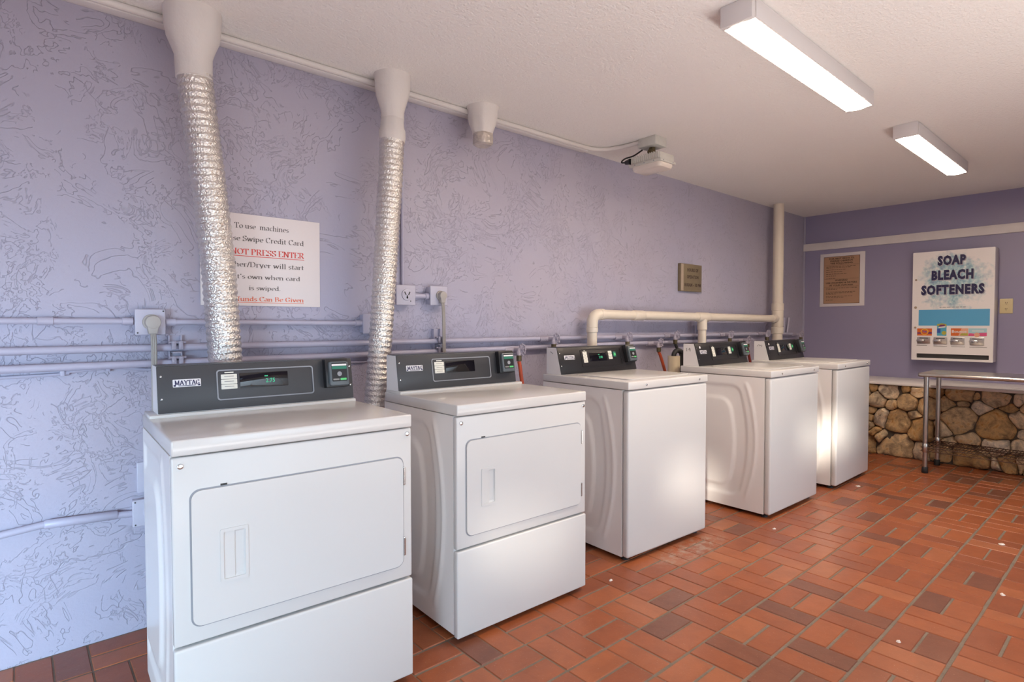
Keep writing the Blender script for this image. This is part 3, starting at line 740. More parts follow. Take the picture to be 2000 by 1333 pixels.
def dryer(label, x, y, rot, off, digits):
    w, depth = 0.6858, 0.560
    t = thing('dryer', label, 'dryer', (x, y, 0), rot, 'laundry dryers')
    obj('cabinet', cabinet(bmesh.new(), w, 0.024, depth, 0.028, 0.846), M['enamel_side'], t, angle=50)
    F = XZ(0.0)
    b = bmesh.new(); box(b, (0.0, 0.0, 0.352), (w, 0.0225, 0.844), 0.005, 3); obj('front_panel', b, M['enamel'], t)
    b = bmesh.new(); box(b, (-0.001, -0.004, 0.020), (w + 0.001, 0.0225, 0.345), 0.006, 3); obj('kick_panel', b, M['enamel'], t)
    b = bmesh.new(); box(b, (0.0, -0.004, 0.8475), (w, depth, 0.889), 0.005, 3); obj('top_panel', b, M['enamel_top'], t)
    # rim raised at the back of the top, under the console
    b = bmesh.new(); box(b, (0.004, 0.425, 0.885), (w - 0.004, depth - 0.004, 0.899), 0.003, 2); obj('top_rim', b, M['enamel_top'], t)
    # door with recessed pull
    d0, d1, z0, z1 = 0.043, 0.652, 0.396, 0.752
    b = bmesh.new(); plate(b, loop_rrect(d0 - .004, d1 + .004, z0 - .004, z1 + .004, 0.026, 6), -0.002, 0.0006, F); obj('door_gap_plate', b, M['seam_grey'], t)  # grey plate painting the dark gap around the door
    b = bmesh.new(); h0, h1, k0, k1 = 0.117, 0.172, 0.503, 0.631
    plate_hole(b, loop_rrect(d0, d1, z0, z1, 0.024, 6), loop_rrect(h0, h1, k0, k1, 0.003, 2), 0.0, 0.0055, F)
    door = obj('door', b, M['enamel'], t, angle=35)
    b = bmesh.new()
    plate_hole(b, loop_rrect(h0 - .008, h1 + .007, k0 - .008, k1 + .008, 0.004, 2), loop_rrect(h0 + .0005, h1 - .0005, k0 + .0005, k1 - .0005, 0.003, 2), 0.0045, 0.0078, F)
    # pocket: shallow at the left, deeper at the right where the fingers hook in
    def P(u, z, d): return F(u, z, d)
    q = [P(h0, k0, .005), P(h0, k1, .005), P(h0 + .028, k0, .0040), P(h0 + .028, k1, .0040), P(h0 + .031, k0 + .006, .0010), P(h0 + .031, k1 - .006, .0010),
         P(h1 - .004, k0 + .006, .0010), P(h1 - .004, k1 - .006, .0010), P(h1, k0, .005), P(h1, k1, .005)]
    vv = [b.verts.new(p) for p in q]
    for i in range(0, 8, 2): b.faces.new((vv[i], vv[i + 1], vv[i + 3], vv[i + 2]))
    b.faces.new((vv[2], vv[4], vv[6], vv[8])); b.faces.new((vv[3], vv[5], vv[7], vv[9]))
    b.faces.new((vv[0], vv[2], vv[8])); b.faces.new((vv[1], vv[3], vv[9]))
    obj('door_handle', b, M['enamel'], door, angle=25)
    for zc in (0.690, 0.458):
        b = bmesh.new(); box(b, (d1 + .001, -0.0065, zc - .030), (d1 + .0065, 0.0, zc + .030), 0.001); cyl(b, (d1 + .004, -.0065, zc - .028), (d1 + .004, -.0065, zc + .028), .0028, 8)
        obj('hinge', b, M['chrome'], door)
    b = bmesh.new(); box(b, (d0 + .070, -0.003, z1 + .004), (d0 + .086, 0.0, z1 + .0085)); obj('latch_slot', b, M['gap'], door)
    screw_front(t, 0.020, 0.821); screw_front(t, w - 0.016, 0.826)
    feet(t, w, depth, 0.026)
    build_console(t, 0.018 + off, 0.668 + off, 0.440, 0.899, 0.465, 1.051, 0.545, 'dryer', digits, off)
    return t
def handmark(t, strokes, fr):
    b = bmesh.new()
    for s in strokes:
        tube(b, [fr(u, z, 0.0008) for u, z in s], 0.0013, 5)
    obj('handwritten_number', b, M['ink'], t)
def washer(label, x, y, rot, digits, strokes, dot):
    w, depth = 0.6783, 0.625
    t = thing('washing_machine', label, 'washing machine', (x, y, 0), rot, 'top loading washers')
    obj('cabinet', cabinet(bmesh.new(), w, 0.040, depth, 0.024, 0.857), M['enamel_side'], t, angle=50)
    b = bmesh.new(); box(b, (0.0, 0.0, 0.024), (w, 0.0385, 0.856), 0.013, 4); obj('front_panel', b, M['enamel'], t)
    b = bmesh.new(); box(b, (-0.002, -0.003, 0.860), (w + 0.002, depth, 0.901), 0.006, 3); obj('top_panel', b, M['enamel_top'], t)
    b = bmesh.new(); plate(b, loop_rrect(0.075, 0.605, 0.055, 0.455, 0.03, 5), 0.9005, 0.9015, lambda u, v, d: Vector((u, v, d))); obj('lid_seam', b, M['seam_grey'], t)
    b = bmesh.new(); plate(b, loop_rrect(0.079, 0.601, 0.059, 0.451, 0.028, 5), 0.9005, 0.9065, lambda u, v, d: Vector((u, v, d)), 0.003); obj('lid', b, M['enamel_top'], t)
    screw_front(t, 0.135, 0.880, 0.0055, -0.003); screw_front(t, 0.595, 0.880, 0.0055, -0.003)
    feet(t, w, depth, 0.022)
    con, fr = build_console(t, 0.018, 0.668, 0.495, 0.9012, 0.535, 1.051, 0.615, 'washer', digits, 0)
    if strokes: handmark(con, strokes, lambda v, z, d: Vector((0.018 - d, v, z)))
    if dot:
        b = bmesh.new(); disc(b, fr, 0.072, 0.128, 0.0085, 0.004, 0.005, 14); obj('round_sticker', b, M['white_print'], con)
    return t
dryer('white front-loading dryer nearest the camera, lit 2.75 display, cord running behind its left side', 0.2890, -0.9530, -0.035, 0.010, '2.75')
dryer('white dryer second in the row, between the nearest dryer and the first washer', 1.2038, -0.9107, -0.0238, -0.015, None)
washer('white top-loading washer beside the dryers, lit green digits on its black console', 2.2478, -0.8868, -0.0436, '2.00', [[(.566, 1.020), (.580, 1.026)], [(.566, 1.020), (.562, 1.016)], [(.580, 1.026), (.578, 1.030)]], False)
washer('white top-loading washer in the middle of the three, 14 handwritten on its console side', 3.4043, -1.0583, -0.0181, None,
       [[(.590, 1.022), (.588, 1.000)], [(.592, 1.020), (.590, 1.022)], [(.566, 1.024), (.574, 1.010), (.560, 1.010)], [(.564, 1.022), (.562, 1.000)]], True)
washer('white top-loading washer at the far end of the row, nearest the stone wall', 4.3781, -1.0875, 0.0041, None,
       [[(.590, 1.010), (.580, 1.022), (.572, 1.022)], [(.574, 1.022), (.570, 1.012), (.560, 1.020), (.553, 1.018), (.555, 1.006)]], True)

# ================================================================== DUCTS
def flex_fn(npts, seg, pitch_pts, amp, crumple, seed):
    def f(i, k):
        return amp * math.cos(2 * math.pi * i / pitch_pts) + crumple * mnoise.noise(Vector((k * 0.9, i * 0.55, seed)))
    return f
def duct_hose(path, r0, r1, seed, parent):
    fine = smooth_path(path, 1)
    # even resampling, 6 rings per corrugation
    L = [0.0]
    for a, b_ in zip(fine[:-1], fine[1:]): L.append(L[-1] + (b_ - a).length)
    step = 0.0042; n = int(L[-1] / step); pts = []; j = 0
    for i in range(n + 1):
        s = i * step
        while j < len(L) - 2 and L[j + 1] < s: j += 1
        t = (s - L[j]) / max(1e-9, L[j + 1] - L[j]); pts.append(fine[j].lerp(fine[j + 1], t))
    rr = [r0 + (r1 - r0) * i / n for i in range(n + 1)]
    b = bmesh.new(); tube(b, pts, rr, 40, True, 0, flex_fn(n, 40, 6, 0.0021, 0.0013, seed))
    return obj('foil_hose', b, M['foil'], parent, angle=80)
def lathe_z(b, cx, cy, prof, seg=40, wob=0.0, seed=0, mi=0, lean=(0, 0)):
    rings = []
    for (r, z) in prof:
        zt = prof[0][1] - z
        rings.append([b.verts.new((cx + lean[0] * zt + (r + wob * mnoise.noise(Vector((math.cos(2 * math.pi * k / seg) * 1.7, math.sin(2 * math.pi * k / seg) * 1.7, z * 14 + seed)))) * math.cos(2 * math.pi * k / seg),
                                   cy + lean[1] * zt + (r + wob * mnoise.noise(Vector((math.cos(2 * math.pi * k / seg) * 1.7, math.sin(2 * math.pi * k / seg) * 1.7, z * 14 + seed)))) * math.sin(2 * math.pi * k / seg), z)) for k in range(seg)])
    for A, B in zip(rings[:-1], rings[1:]):
        for k in range(seg): b.faces.new((A[k], A[(k + 1) % seg], B[(k + 1) % seg], B[k])).material_index = mi
    b.faces.new(rings[0]).material_index = mi; b.faces.new(rings[-1][::-1]).material_index = mi
    return b
def lathe_open(b, prof, seg=24):
    rings = [[b.verts.new((r * math.cos(2 * math.pi * k / seg), r * math.sin(2 * math.pi * k / seg), z)) for k in range(seg)] for r, z in prof]
    for A, B in zip(rings[:-1], rings[1:]):
        for k in range(seg): b.faces.new((A[k], A[(k + 1) % seg], B[(k + 1) % seg], B[k]))
    return b
DY = -0.20
t = thing('exhaust_duct', 'silver flexible duct with wide white plaster collar, rising behind the nearest dryer', 'exhaust duct', (0.52, DY, ZC), 0, 'dryer exhaust ducts')
b = bmesh.new(); lathe_z(b, 0, 0, [(0.098, 0.0), (0.096, -0.03), (0.094, -0.065), (0.088, -0.10), (0.074, -0.135), (0.064, -0.165), (0.0625, -0.20), (0.062, -0.245), (0.058, -0.248)], 40, 0.004, 1)
obj('plaster_collar', b, M['plaster'], t)
duct_hose([(0.002, 0, -0.235), (0.012, 0, -0.34), (0.034, 0, -0.54), (0.055, 0, -0.742), (0.072, 0, -0.93), (0.082, 0, -1.094), (0.093, 0, -1.317), (0.10, 0, -1.55), (0.11, 0, -1.80), (0.14, 0, -2.02), (0.20, 0, -2.16), (0.30, 0.0, -2.22), (0.42, 0, -2.225)], 0.0605, 0.0585, 5, t)
t = thing('exhaust_duct', 'silver flexible duct coming down between the two dryers, white collar with a ring', 'exhaust duct', (1.352, DY, ZC), 0, 'dryer exhaust ducts')
b = bmesh.new(); lathe_z(b, 0, 0, [(0.086, 0.0), (0.082, -0.02), (0.081, -0.06), (0.078, -0.09), (0.064, -0.135), (0.054, -0.165), (0.0525, -0.205)], 40, 0.004, 2)
obj('plaster_collar', b, M['plaster'], t)
b = bmesh.new(); lathe_z(b, -0.002, 0, [(0.050, -0.20), (0.054, -0.205), (0.0545, -0.235), (0.056, -0.245), (0.060, -0.255), (0.061, -0.285), (0.058, -0.305), (0.055, -0.312)], 40, 0.003, 3)
obj('painted_collar', b, M['plaster'], t)
duct_hose([(-0.004, 0, -0.305), (-0.007, 0, -0.33), (-0.014, 0, -0.49), (-0.028, 0, -0.65), (-0.045, 0, -0.90), (-0.067, 0, -1.176), (-0.085, 0, -1.37), (-0.101, 0, -1.54), (-0.112, 0, -1.72), (-0.105, 0, -1.95), (-0.06, 0, -2.12), (0.04, 0, -2.21), (0.18, 0, -2.225)], 0.0565, 0.0480, 9, t)
t = thing('duct_stub', 'short capped duct stub under the ceiling, wrapped in painted foil, no hose', 'exhaust duct', (1.912, -0.17, ZC))
b = bmesh.new(); lathe_z(b, 0, 0, [(0.088, 0.0), (0.082, -0.02), (0.080, -0.05), (0.070, -0.09), (0.057, -0.125), (0.053, -0.14)], 40, 0.010, 4)
obj('plaster_collar', b, M['plaster'], t)
M['foil_painted'] = mat('painted_foil', (0.66, 0.60, 0.54), 0.35, metal=0.55, noise=0.2, nscale=60, bump=0.8, bscale=45)
b = bmesh.new(); lathe_z(b, 0, 0, [(0.052, -0.135), (0.053, -0.15), (0.056, -0.165), (0.055, -0.185), (0.053, -0.196), (0.040, -0.203), (0.020, -0.198)], 40, 0.009, 6)
obj('foil_cap', b, M['foil_painted'], t)

# ================================================================== CEILING THINGS
def ceiling_light(label, x0, yc, hz):
    L, w = 1.25, 0.122
    t = thing('ceiling_light', label, 'ceiling light', (x0 + L / 2, yc, ZC), 0, 'fluorescent ceiling lights')
    b = bmesh.new(); box(b, (-L / 2 + .012, -w / 2 + .004, -hz + 0.022), (L / 2 - .012, w / 2 - .004, 0.0), 0.003); obj('housing', b, M['light_housing'], t)
    prof = []
    for i in range(13):
        a = math.pi * i / 12; prof.append((-(w / 2 - .010) * math.cos(a), -hz + 0.016 - 0.016 * math.sin(a)))
    b = bmesh.new()
    A = [b.verts.new((-L / 2 + .012, y, z)) for y, z in prof]; B = [b.verts.new((L / 2 - .012, y, z)) for y, z in prof]
    for i in range(12): b.faces.new((A[i], A[i + 1], B[i + 1], B[i]))
    b.faces.new(A); b.faces.new(B[::-1]); b.faces.new((A[0], A[-1], B[-1], B[0]))
    obj('diffuser', b, M['lens'], t, angle=60)
    for s in (-1, 1):
        b = bmesh.new(); box(b, (s * L / 2 - .012, -w / 2, -hz + 0.004), (s * L / 2 + .012, w / 2, 0.0), 0.004, 2); obj('end_cap', b, M['light_housing'], t)
    for s in (-1, 1):
        b = bmesh.new(); box(b, (-L / 2 + .012, s * (w / 2) - .004, -hz + 0.008), (L / 2 - .012, s * (w / 2) + .004, -0.004), 0.002); obj('side_rail', b, M['light_housing'], t)
    return t
ceiling_light('lit fluorescent ceiling light nearer the camera, the larger of the two in view', 1.985, -1.563, 0.082)
ceiling_light('lit fluorescent ceiling light farther away, towards the far wall', 3.915, -1.588, 0.082)

t = thing('area_light_fixture', 'grey box light with cooling fins hanging from a ceiling junction box', 'light fixture', (3.03, -0.465, ZC))
b = bmesh.new(); box(b, (-0.06, -0.065, -0.056), (0.06, 0.065, 0.0), 0.004); obj('junction_box', b, M['fixture_grey'], t)
b = bmesh.new(); cyl(b, (0, 0, -0.052), (0, 0, -0.115), 0.020, 16); cyl(b, (-0.03, 0, -0.085), (0.03, 0, -0.085), 0.016, 12); obj('swivel_joint', b, M['brass'], t)
b = bmesh.new(); box(b, (-0.075, -0.11, -0.158), (0.075, 0.11, -0.112), 0.008, 2)
for k in range(14):
    y = -0.098 + k * 0.015; box(b, (-0.079, y, -0.150), (-0.070, y + 0.006, -0.108), 0.0015, 1)
hs = obj('housing', b, M['fixture_grey'], t)
b = bmesh.new(); box(b, (-0.083, -0.118, -0.172), (0.083, 0.118, -0.156), 0.004); obj('lens_frame', b, M['fixture_grey'], t)
for (sx, sy) in ((-0.0835, -0.07), (-0.0835, 0.0), (-0.0835, 0.07)):
    b = bmesh.new(); cyl(b, (sx + .002, sy, -0.164), (sx - 0.002, sy, -0.164), 0.004, 8); obj('screw', b, M['seam_grey'], t)
for sx in (-0.05, 0.05):
    b = bmesh.new(); cyl(b, (sx, -0.116, -0.164), (sx, -0.120, -0.164), 0.004, 8); obj('screw', b, M['seam_grey'], t)
b = bmesh.new()
pr = loop_rrect(-0.076, 0.076, -0.110, 0.110, 0.03, 5)
plate(b, pr, -0.170, -0.204, lambda u, v, d: Vector((u, v, d)), 0.022); obj('lens', b, M['fixture_lens'], t)
b = bmesh.new(); cyl(b, (-0.070, 0.115, -0.130), (-0.070, 0.152, -0.130), 0.020, 12, 0.013); obj('cable_gland', b, M['black'], t)
b = bmesh.new(); tube(b, smooth_path([(-0.070, 0.15, -0.13), (-0.070, 0.185, -0.120), (-0.055, 0.17, -0.098), (-0.03, 0.12, -0.085), (-0.02, 0.06, -0.06)], 6), 0.005, 8); obj('cable', b, M['rubber'], t)

# conduit along the ceiling beside the left wall, bending out to the box light
path = [(XB + 0.02, -0.104, ZC - 0.014), (2.74, -0.104, ZC - 0.014)] + [tuple(p) for p in smooth_path([(2.74, -0.104, ZC - 0.014), (2.87, -0.115, ZC - 0.014), (2.95, -0.18, ZC - 0.014), (2.985, -0.29, ZC - 0.014), (2.99, -0.40, ZC - 0.016)], 5)][1:]
b = bmesh.new(); tube(b, path, 0.0135, 12); tag(obj('ceiling_conduit', b, M['plaster']), 'white painted conduit running along the ceiling edge to the box light', 'conduit')
# flat white strip in the ceiling corner behind that conduit
b = bmesh.new(); box(b, (XB, -0.050, ZC - 0.010), (2.90, -0.001, ZC), 0.003); struct(obj('trim_4', b, M['trim_white']))

# ================================================================== LEFT WALL SERVICES
def conduit(name, label, path, r, cat='conduit', m='pipe_paint', couplings=(), group=None, straps=()):
    t = thing(name, label, cat, path[0], 0, group); o = Vector(path[0])
    P = [Vector(p) - o for p in path]
    b = bmesh.new(); tube(b, P, r, 12); obj('tube', b, M[m], t)
    for (a, c) in couplings:
        b = bmesh.new(); tube(b, [Vector(a) - o, Vector(a).lerp(Vector(c), .02) - o, Vector(a).lerp(Vector(c), .98) - o, Vector(c) - o], [r * 1.02, r * 1.28, r * 1.28, r * 1.02], 12); obj('coupling', b, M[m], t)
    for a in straps:
        b = bmesh.new(); box(b, Vector((a - 0.012, -r * 2 - 0.012 - 0.004, path[0][2] - r * 1.1)) - o, Vector((a + 0.012, -0.0, path[0][2] + r * 1.1)) - o, 0.003)
        box(b, Vector((a - 0.010, -0.008, path[0][2] - r * 2.2)) - o, Vector((a + 0.010, 0.0, path[0][2] + r * 2.2)) - o, 0.002)
        obj('strap', b, M[m], t)
    return t
conduit('wall_conduit', 'lavender conduit entering the left side of the corded outlet box', [(-1.85, -0.028, 1.197), (0.30, -0.028, 1.197), (0.333, -0.028, 1.196)], 0.0115,
        couplings=[((0.055, -0.028, 1.197), (0.10, -0.028, 1.197)), ((0.300, -0.028, 1.197), (0.335, -0.028, 1.197))])
conduit('wall_conduit', 'lavender conduit from the corded outlet box to the box behind the second duct', [(0.443, -0.028, 1.194), (0.8, -0.028, 1.193), (1.268, -0.028, 1.190)], 0.0115,
        couplings=[((0.441, -0.028, 1.194), (0.476, -0.028, 1.194)), ((1.235, -0.028, 1.190), (1.27, -0.028, 1.190))])
def cover_box(t, w, h, d, m='box_paint'):
    b = bmesh.new(); box(b, (-w / 2 + .006, -d + .004, -h / 2 + .006), (w / 2 - .006, 0, h / 2 - .006), 0.002); obj('back_box', b, M[m], t)
    b = bmesh.new(); box(b, (-w / 2, -d - .004, -h / 2), (w / 2, -d + .004, h / 2), 0.005, 3); return obj('cover_plate', b, M[m], t)
def sockets(parent, d, u0=0.0, w0=0.0, s=1.0):
    F = XZ(-d)
    b = bmesh.new(); disc(b, F, u0, w0, 0.026 * s, 0.0, 0.005, 24, 0.002); rc = obj('receptacle', b, M['box_paint'], parent)
    b = bmesh.new()
    for (cu, cw, ang, l, ww) in ((-0.010, 0.006, 28, 0.016, 0.005), (0.010, 0.006, -28, 0.016, 0.005)):
        ca, sa = math.cos(R(90 + ang)), math.sin(R(90 + ang)); 
        pts = []
        for du, dw in ((-l / 2, -ww / 2), (l / 2, -ww / 2), (l / 2, ww / 2), (-l / 2, ww / 2)):
            pts.append((u0 + s * (cu + du * ca - dw * sa), w0 + s * (cw + du * sa + dw * ca)))
        plate(b, pts, 0.0045, 0.0056, F)
    plate(b, [(u0 - .003 * s, w0 - .017 * s), (u0 + .003 * s, w0 - .017 * s), (u0 + .003 * s, w0 - .003 * s), (u0 - .003 * s, w0 - .003 * s)], 0.0045, 0.0056, F)
    disc(b, F, u0, w0 - 0.013 * s, 0.0045 * s, 0.0045, 0.0056, 10)
    obj('slots', b, M['gap'], rc)
def screws(parent, d, pts):
    for (u, w) in pts:
        b = bmesh.new(); disc(b, XZ(-d), u, w, 0.003, 0, 0.0015, 8); obj('screw', b, M['gap'], parent)
t = thing('outlet_box', 'square lavender outlet box with a grey plug, on the wall left of the nearest dryer', 'electrical outlet', (0.388, 0, 1.194))
c1 = cover_box(t, 0.102, 0.100, 0.048); screws(c1, 0.052, ((0.043, 0.042), (-0.042, -0.041)))
t = thing('outlet_box', 'square outlet box with empty slots just right of the second duct', 'electrical outlet', (1.505, 0, 1.334))
c2 = cover_box(t, 0.112, 0.104, 0.048); sockets(c2, 0.052, 0.004, 0.002, 1.15); screws(c2, 0.052, ((0.026, -0.030),))
t = thing('outlet_box', 'square outlet box holding a plug and cord, above the second dryer', 'electrical outlet', (1.706, 0, 1.337))
c3 = cover_box(t, 0.110, 0.104, 0.048)
t = thing('junction_box', 'small lavender junction box at the end of the conduit, half hidden by the second duct', 'junction box', (1.312, 0, 1.188)); cover_box(t, 0.090, 0.100, 0.046, 'pipe_paint')
t = thing('outlet_box', 'low outlet box half hidden behind the nearest dryer', 'electrical outlet', (0.372, 0, 0.466)); c4 = cover_box(t, 0.110, 0.104, 0.048); sockets(c4, 0.052, 0.006, 0.0); screws(c4, 0.052, ((-0.045, 0.043), (-0.045, -0.043)))
b = bmesh.new(); box(b, (0.340, -0.010, 0.533), (0.412, 0.0, 0.652), 0.004); tag(obj('blank_plate', b, M['box_paint']), 'blank lavender wall plate above the low outlet box', 'wall plate')
conduit('wall_conduit', 'short lavender conduit joining the two outlet boxes above the second dryer', [(1.560, -0.026, 1.333), (1.652, -0.026, 1.333)], 0.0135, couplings=[((1.555, -0.026, 1.333), (1.574, -0.026, 1.333)), ((1.632, -0.026, 1.333), (1.656, -0.026, 1.333))])
conduit('wall_conduit', 'thin vertical lavender conduit dropping to the empty outlet box', [(1.510, -0.012, 2.343), (1.510, -0.012, 2.06), (1.508, -0.012, 1.384)], 0.008, straps=())
conduit('wall_conduit', 'low lavender conduit running to the outlet box beside the nearest dryer', [(-1.85, -0.026, 0.445), (-0.055, -0.026, 0.471), (0.055, -0.026, 0.481), (0.20, -0.026, 0.474), (0.335, -0.026, 0.461)], 0.0125,
        couplings=[((0.06, -0.026, 0.481), (0.275, -0.026, 0.469))])
def plug_cord(label, x, z, ybox, path, s=1.0):
    t = thing('power_cord', label, 'power cord', (x, ybox, z))
    b = bmesh.new(); disc(b, XZ(0), 0, 0, 0.030 * s, 0.0, 0.008, 24, 0.002); disc(b, XZ(0), 0.002, -0.001, 0.0265 * s, 0.006, 0.034, 24, 0.006)
    plate(b, [(-.013 * s, -.045 * s), (.015 * s, -.045 * s), (.020 * s, -.015 * s), (-.018 * s, -.015 * s)], 0.010, 0.032, XZ(0), 0.004)
    obj('plug', b, M['plug'], t)
    b = bmesh.new()
    P = [Vector(p) for p in path]
    for k in (-1, 0, 1): tube(b, [p + Vector((k * 0.0058, 0, 0)) for p in P], 0.0043, 8)
    obj('cord', b, M['cord'], t)
    return t
plug_cord('flat grey cord hanging from its plug down past the nearest dryer', 0.391, 1.194, -0.052,
          smooth_path([(0.001, -0.022, -0.030), (0.003, -0.026, -0.08), (0.002, -0.028, -0.20), (0.001, -0.028, -0.33), (-0.004, -0.040, -0.42), (-0.008, -0.06, -0.55), (0.0, -0.10, -0.70)], 5))
plug_cord('flat grey cord and plug hanging down behind the second dryer', 1.712, 1.338, -0.052,
          smooth_path([(0.001, -0.022, -0.030), (0.004, -0.026, -0.08), (0.005, -0.028, -0.20), (0.004, -0.030, -0.32), (0.0, -0.04, -0.45), (0, -0.06, -0.6)], 5), 0.86)
# water supply pipes
ZA, ZB = 1.094, 1.034
pipe_a = t = thing('water_pipe', 'upper of the two long lavender water pipes along the left wall', 'water pipe', (-1.85, -0.036, ZA))
b = bmesh.new(); tube(b, [(0, 0, 0), (2.9, 0, 0.0), (5.0, 0, 0.0), (7.3, 0, -0.006), (8.1, 0, -0.014)], 0.0140, 12); obj('tube', b, M['pipe_paint'], t)
pipe_b = t = thing('water_pipe', 'lower of the two long lavender water pipes along the left wall', 'water pipe', (-1.85, -0.036, ZB))
b = bmesh.new(); tube(b, [(0, 0, -0.006), (2.2, 0, 0.0), (5.0, 0, 0.010), (7.1, 0, 0.004)], 0.0140, 12); obj('tube', b, M['pipe_paint'], t)
b = bmesh.new(); tube(b, smooth_path([(-1.85, -0.012, 0.985), (-0.044, -0.012, 1.004), (0.119, -0.012, 1.013), (0.254, -0.012, 1.022), (0.32, -0.012, 1.019), (0.40, -0.012, 1.010), (0.62, -0.012, 1.013), (0.9, -0.012, 1.008), (1.3, -0.012, 1.0)], 6), 0.0055, 8)
lc = tag(obj('wall_cable', b, M['pipe_paint']), 'thin lavender cable tacked to the wall just under the lower water pipe', 'cable')
for (x, z) in ((0.122, 1.012), (0.256, 1.022)):
    b = bmesh.new(); box(b, (x - .007, -0.022, z - .012), (x + .007, 0.0, z + .024), 0.003); obj('clip', b, M['pipe_paint'], lc)
def bracket(label, x, z0, z1):
    t = thing('pipe_bracket', label, 'pipe bracket', (x, 0, z0), 0, 'pipe brackets on the left wall')
    b = bmesh.new(); box(b, (-0.021, -0.004, 0), (0.021, 0, z1 - z0), 0.001)
    for s in (-1, 1): box(b, (s * 0.021 - .003, -0.020, 0), (s * 0.021 + .003, 0, z1 - z0), 0.001)
    obj('channel', b, M['pipe_paint'], t)
    ka = -0.003 if x > 4 else 0.0; kb = 0.0067 if x > 4 else (0.0045 if x > 1 else 0.0006)
    for zz in (ZA + ka, ZB + kb):
        b = bmesh.new(); z = zz - z0
        for s in (-1, 1): box(b, (s * 0.012 - .008, -0.064, z - .008), (s * 0.012 + .008, -0.0515, z + .026), 0.003)
        box(b, (-0.016, -0.056, z - .0225), (0.016, -0.018, z - .0152), 0.002); box(b, (-0.016, -0.056, z + .0152), (0.016, -0.018, z + .0225), 0.002)
        cyl(b, (-0.030, -0.056, z + .021), (0.030, -0.056, z + .021), 0.0045, 8)
        obj('clamp', b, M['valve'], t)
bracket('slotted pipe bracket clamping the water pipes just left of the first duct', 0.476, 0.985, 1.142)
bracket('slotted pipe bracket beside the cord behind the second dryer', 1.715, 0.985, 1.160)
bracket('slotted pipe bracket behind the tee of the cream drain pipe', 4.31, 0.985, 1.175)
def valve(pipe, x, z, dark=True):
    o = Vector((x, -0.036, z)) - pipe.location
    b = bmesh.new(); cyl(b, (-0.075, 0, 0), (0.0, -0.010, 0), 0.018, 12); cyl(b, (-0.005, -0.004, 0), (-0.005, -0.062, 0.0), 0.015, 12, 0.013)
    cyl(b, (-0.005, -0.050, 0.004), (-0.012, -0.066, -0.035), 0.012, 10); v = obj('valve', b, M['valve'], pipe); v.location = o
    b = bmesh.new(); WF = lambda u, w, d: Vector((0.012 + d * 0.4 + u * 0.55, -0.060 - d - u * 0.4, w))
    tube(b, [WF(0.026 * math.cos(2 * math.pi * k / 16), 0.004 + 0.030 * math.sin(2 * math.pi * k / 16), 0.006) for k in range(17)], 0.005, 6)
    for k in range(4):
        a_ = math.pi * k / 4; tube(b, [WF(0.024 * math.cos(a_), 0.004 + 0.028 * math.sin(a_), 0.005), WF(-0.024 * math.cos(a_), 0.004 - 0.028 * math.sin(a_), 0.005)], 0.0045, 6)
    for k in range(8):
        a_ = 2 * math.pi * k / 8; bmesh.ops.create_icosphere(b, subdivisions=1, radius=0.0085, matrix=Matrix.Translation(WF(0.027 * math.cos(a_), 0.004 + 0.031 * math.sin(a_), 0.006)))
    cyl(b, WF(0, 0.004, -0.010), WF(0, 0.004, 0.012), 0.009, 10)
    obj('hand_wheel', b, M['valve'], v)
    b = bmesh.new(); cyl(b, (-0.012, -0.066, -0.030), (-0.014, -0.068, -0.062), 0.016, 10); obj('hose_nut', b, M['brass'] if dark else M['valve'], v)
def supply_hose(x, z, pts, m, label):
    h = bmesh.new(); tube(h, smooth_path([(x - 0.014, -0.104, z - 0.0635)] + pts, 6), 0.0115, 10)
    tag(obj('supply_hose', h, M[m]), label, 'hose', 'washer supply hoses')
for (x, nm) in ((2.535, 'black hose under the upper pipe valve at the left end of the first washer console'), (3.275, 'black hose under the upper pipe valve behind the card reader of the first washer'),
                (4.72, 'black hose under the upper pipe valve above the middle washer card reader'), (5.43, 'black hose under the upper pipe valve left of the tall cream pipe')):
    valve(pipe_a, x, ZA - 0.004)
    supply_hose(x, ZA - 0.004, [(x - 0.008, -0.106, ZA - 0.12), (x + 0.01, -0.12, ZA - 0.25), (x + 0.02, -0.14, ZA - 0.42)], 'rubber', nm)
valve(pipe_b, 2.245, ZB - 0.004)
supply_hose(2.245, ZB - 0.004, [(2.236, -0.108, 0.93), (2.246, -0.112, 0.85), (2.262, -0.13, 0.72), (2.27, -0.15, 0.55)], 'hose_orange', 'bright orange hose dropping between the second dryer and first washer')
valve(pipe_b, 3.655, ZB + 0.004)
supply_hose(3.655, ZB + 0.004, [(3.66, -0.108, 0.94), (3.70, -0.112, 0.85), (3.735, -0.13, 0.72), (3.74, -0.15, 0.55)], 'hose_orange', 'rust orange hose dropping between the first and middle washers')
valve(pipe_b, 5.045, ZB)
supply_hose(5.045, ZB, [(5.035, -0.108, 0.93), (5.06, -0.112, 0.85), (5.07, -0.13, 0.72), (5.08, -0.15, 0.55)], 'hose_red', 'dark red hose dropping between the middle and far washers')
valve(pipe_a, 3.875, ZA - 0.002)
supply_hose(3.875, ZA - 0.002, [(3.875, -0.115, 0.99), (3.905, -0.125, 0.94), (3.90, -0.13, 0.82), (3.89, -0.15, 0.65)], 'rubber', 'black hose hanging from the valve above the beige standpipe')
# last valve and two short stand-offs in the far corner
valve(pipe_a, 6.20, ZA - 0.018)
t = thing('pipe_stub', 'pair of thin upright lavender pipe stubs right of the tall cream pipe', 'pipe stub', (6.0, -0.02, 1.08))
for (x0, x1) in ((-0.03, -0.025), (0.045, 0.09)):
    b = bmesh.new(); tube(b, [(x0, 0, 0.0), (x1, 0, 0.17)], 0.011, 10); obj('tube', b, M['pipe_paint'], t)
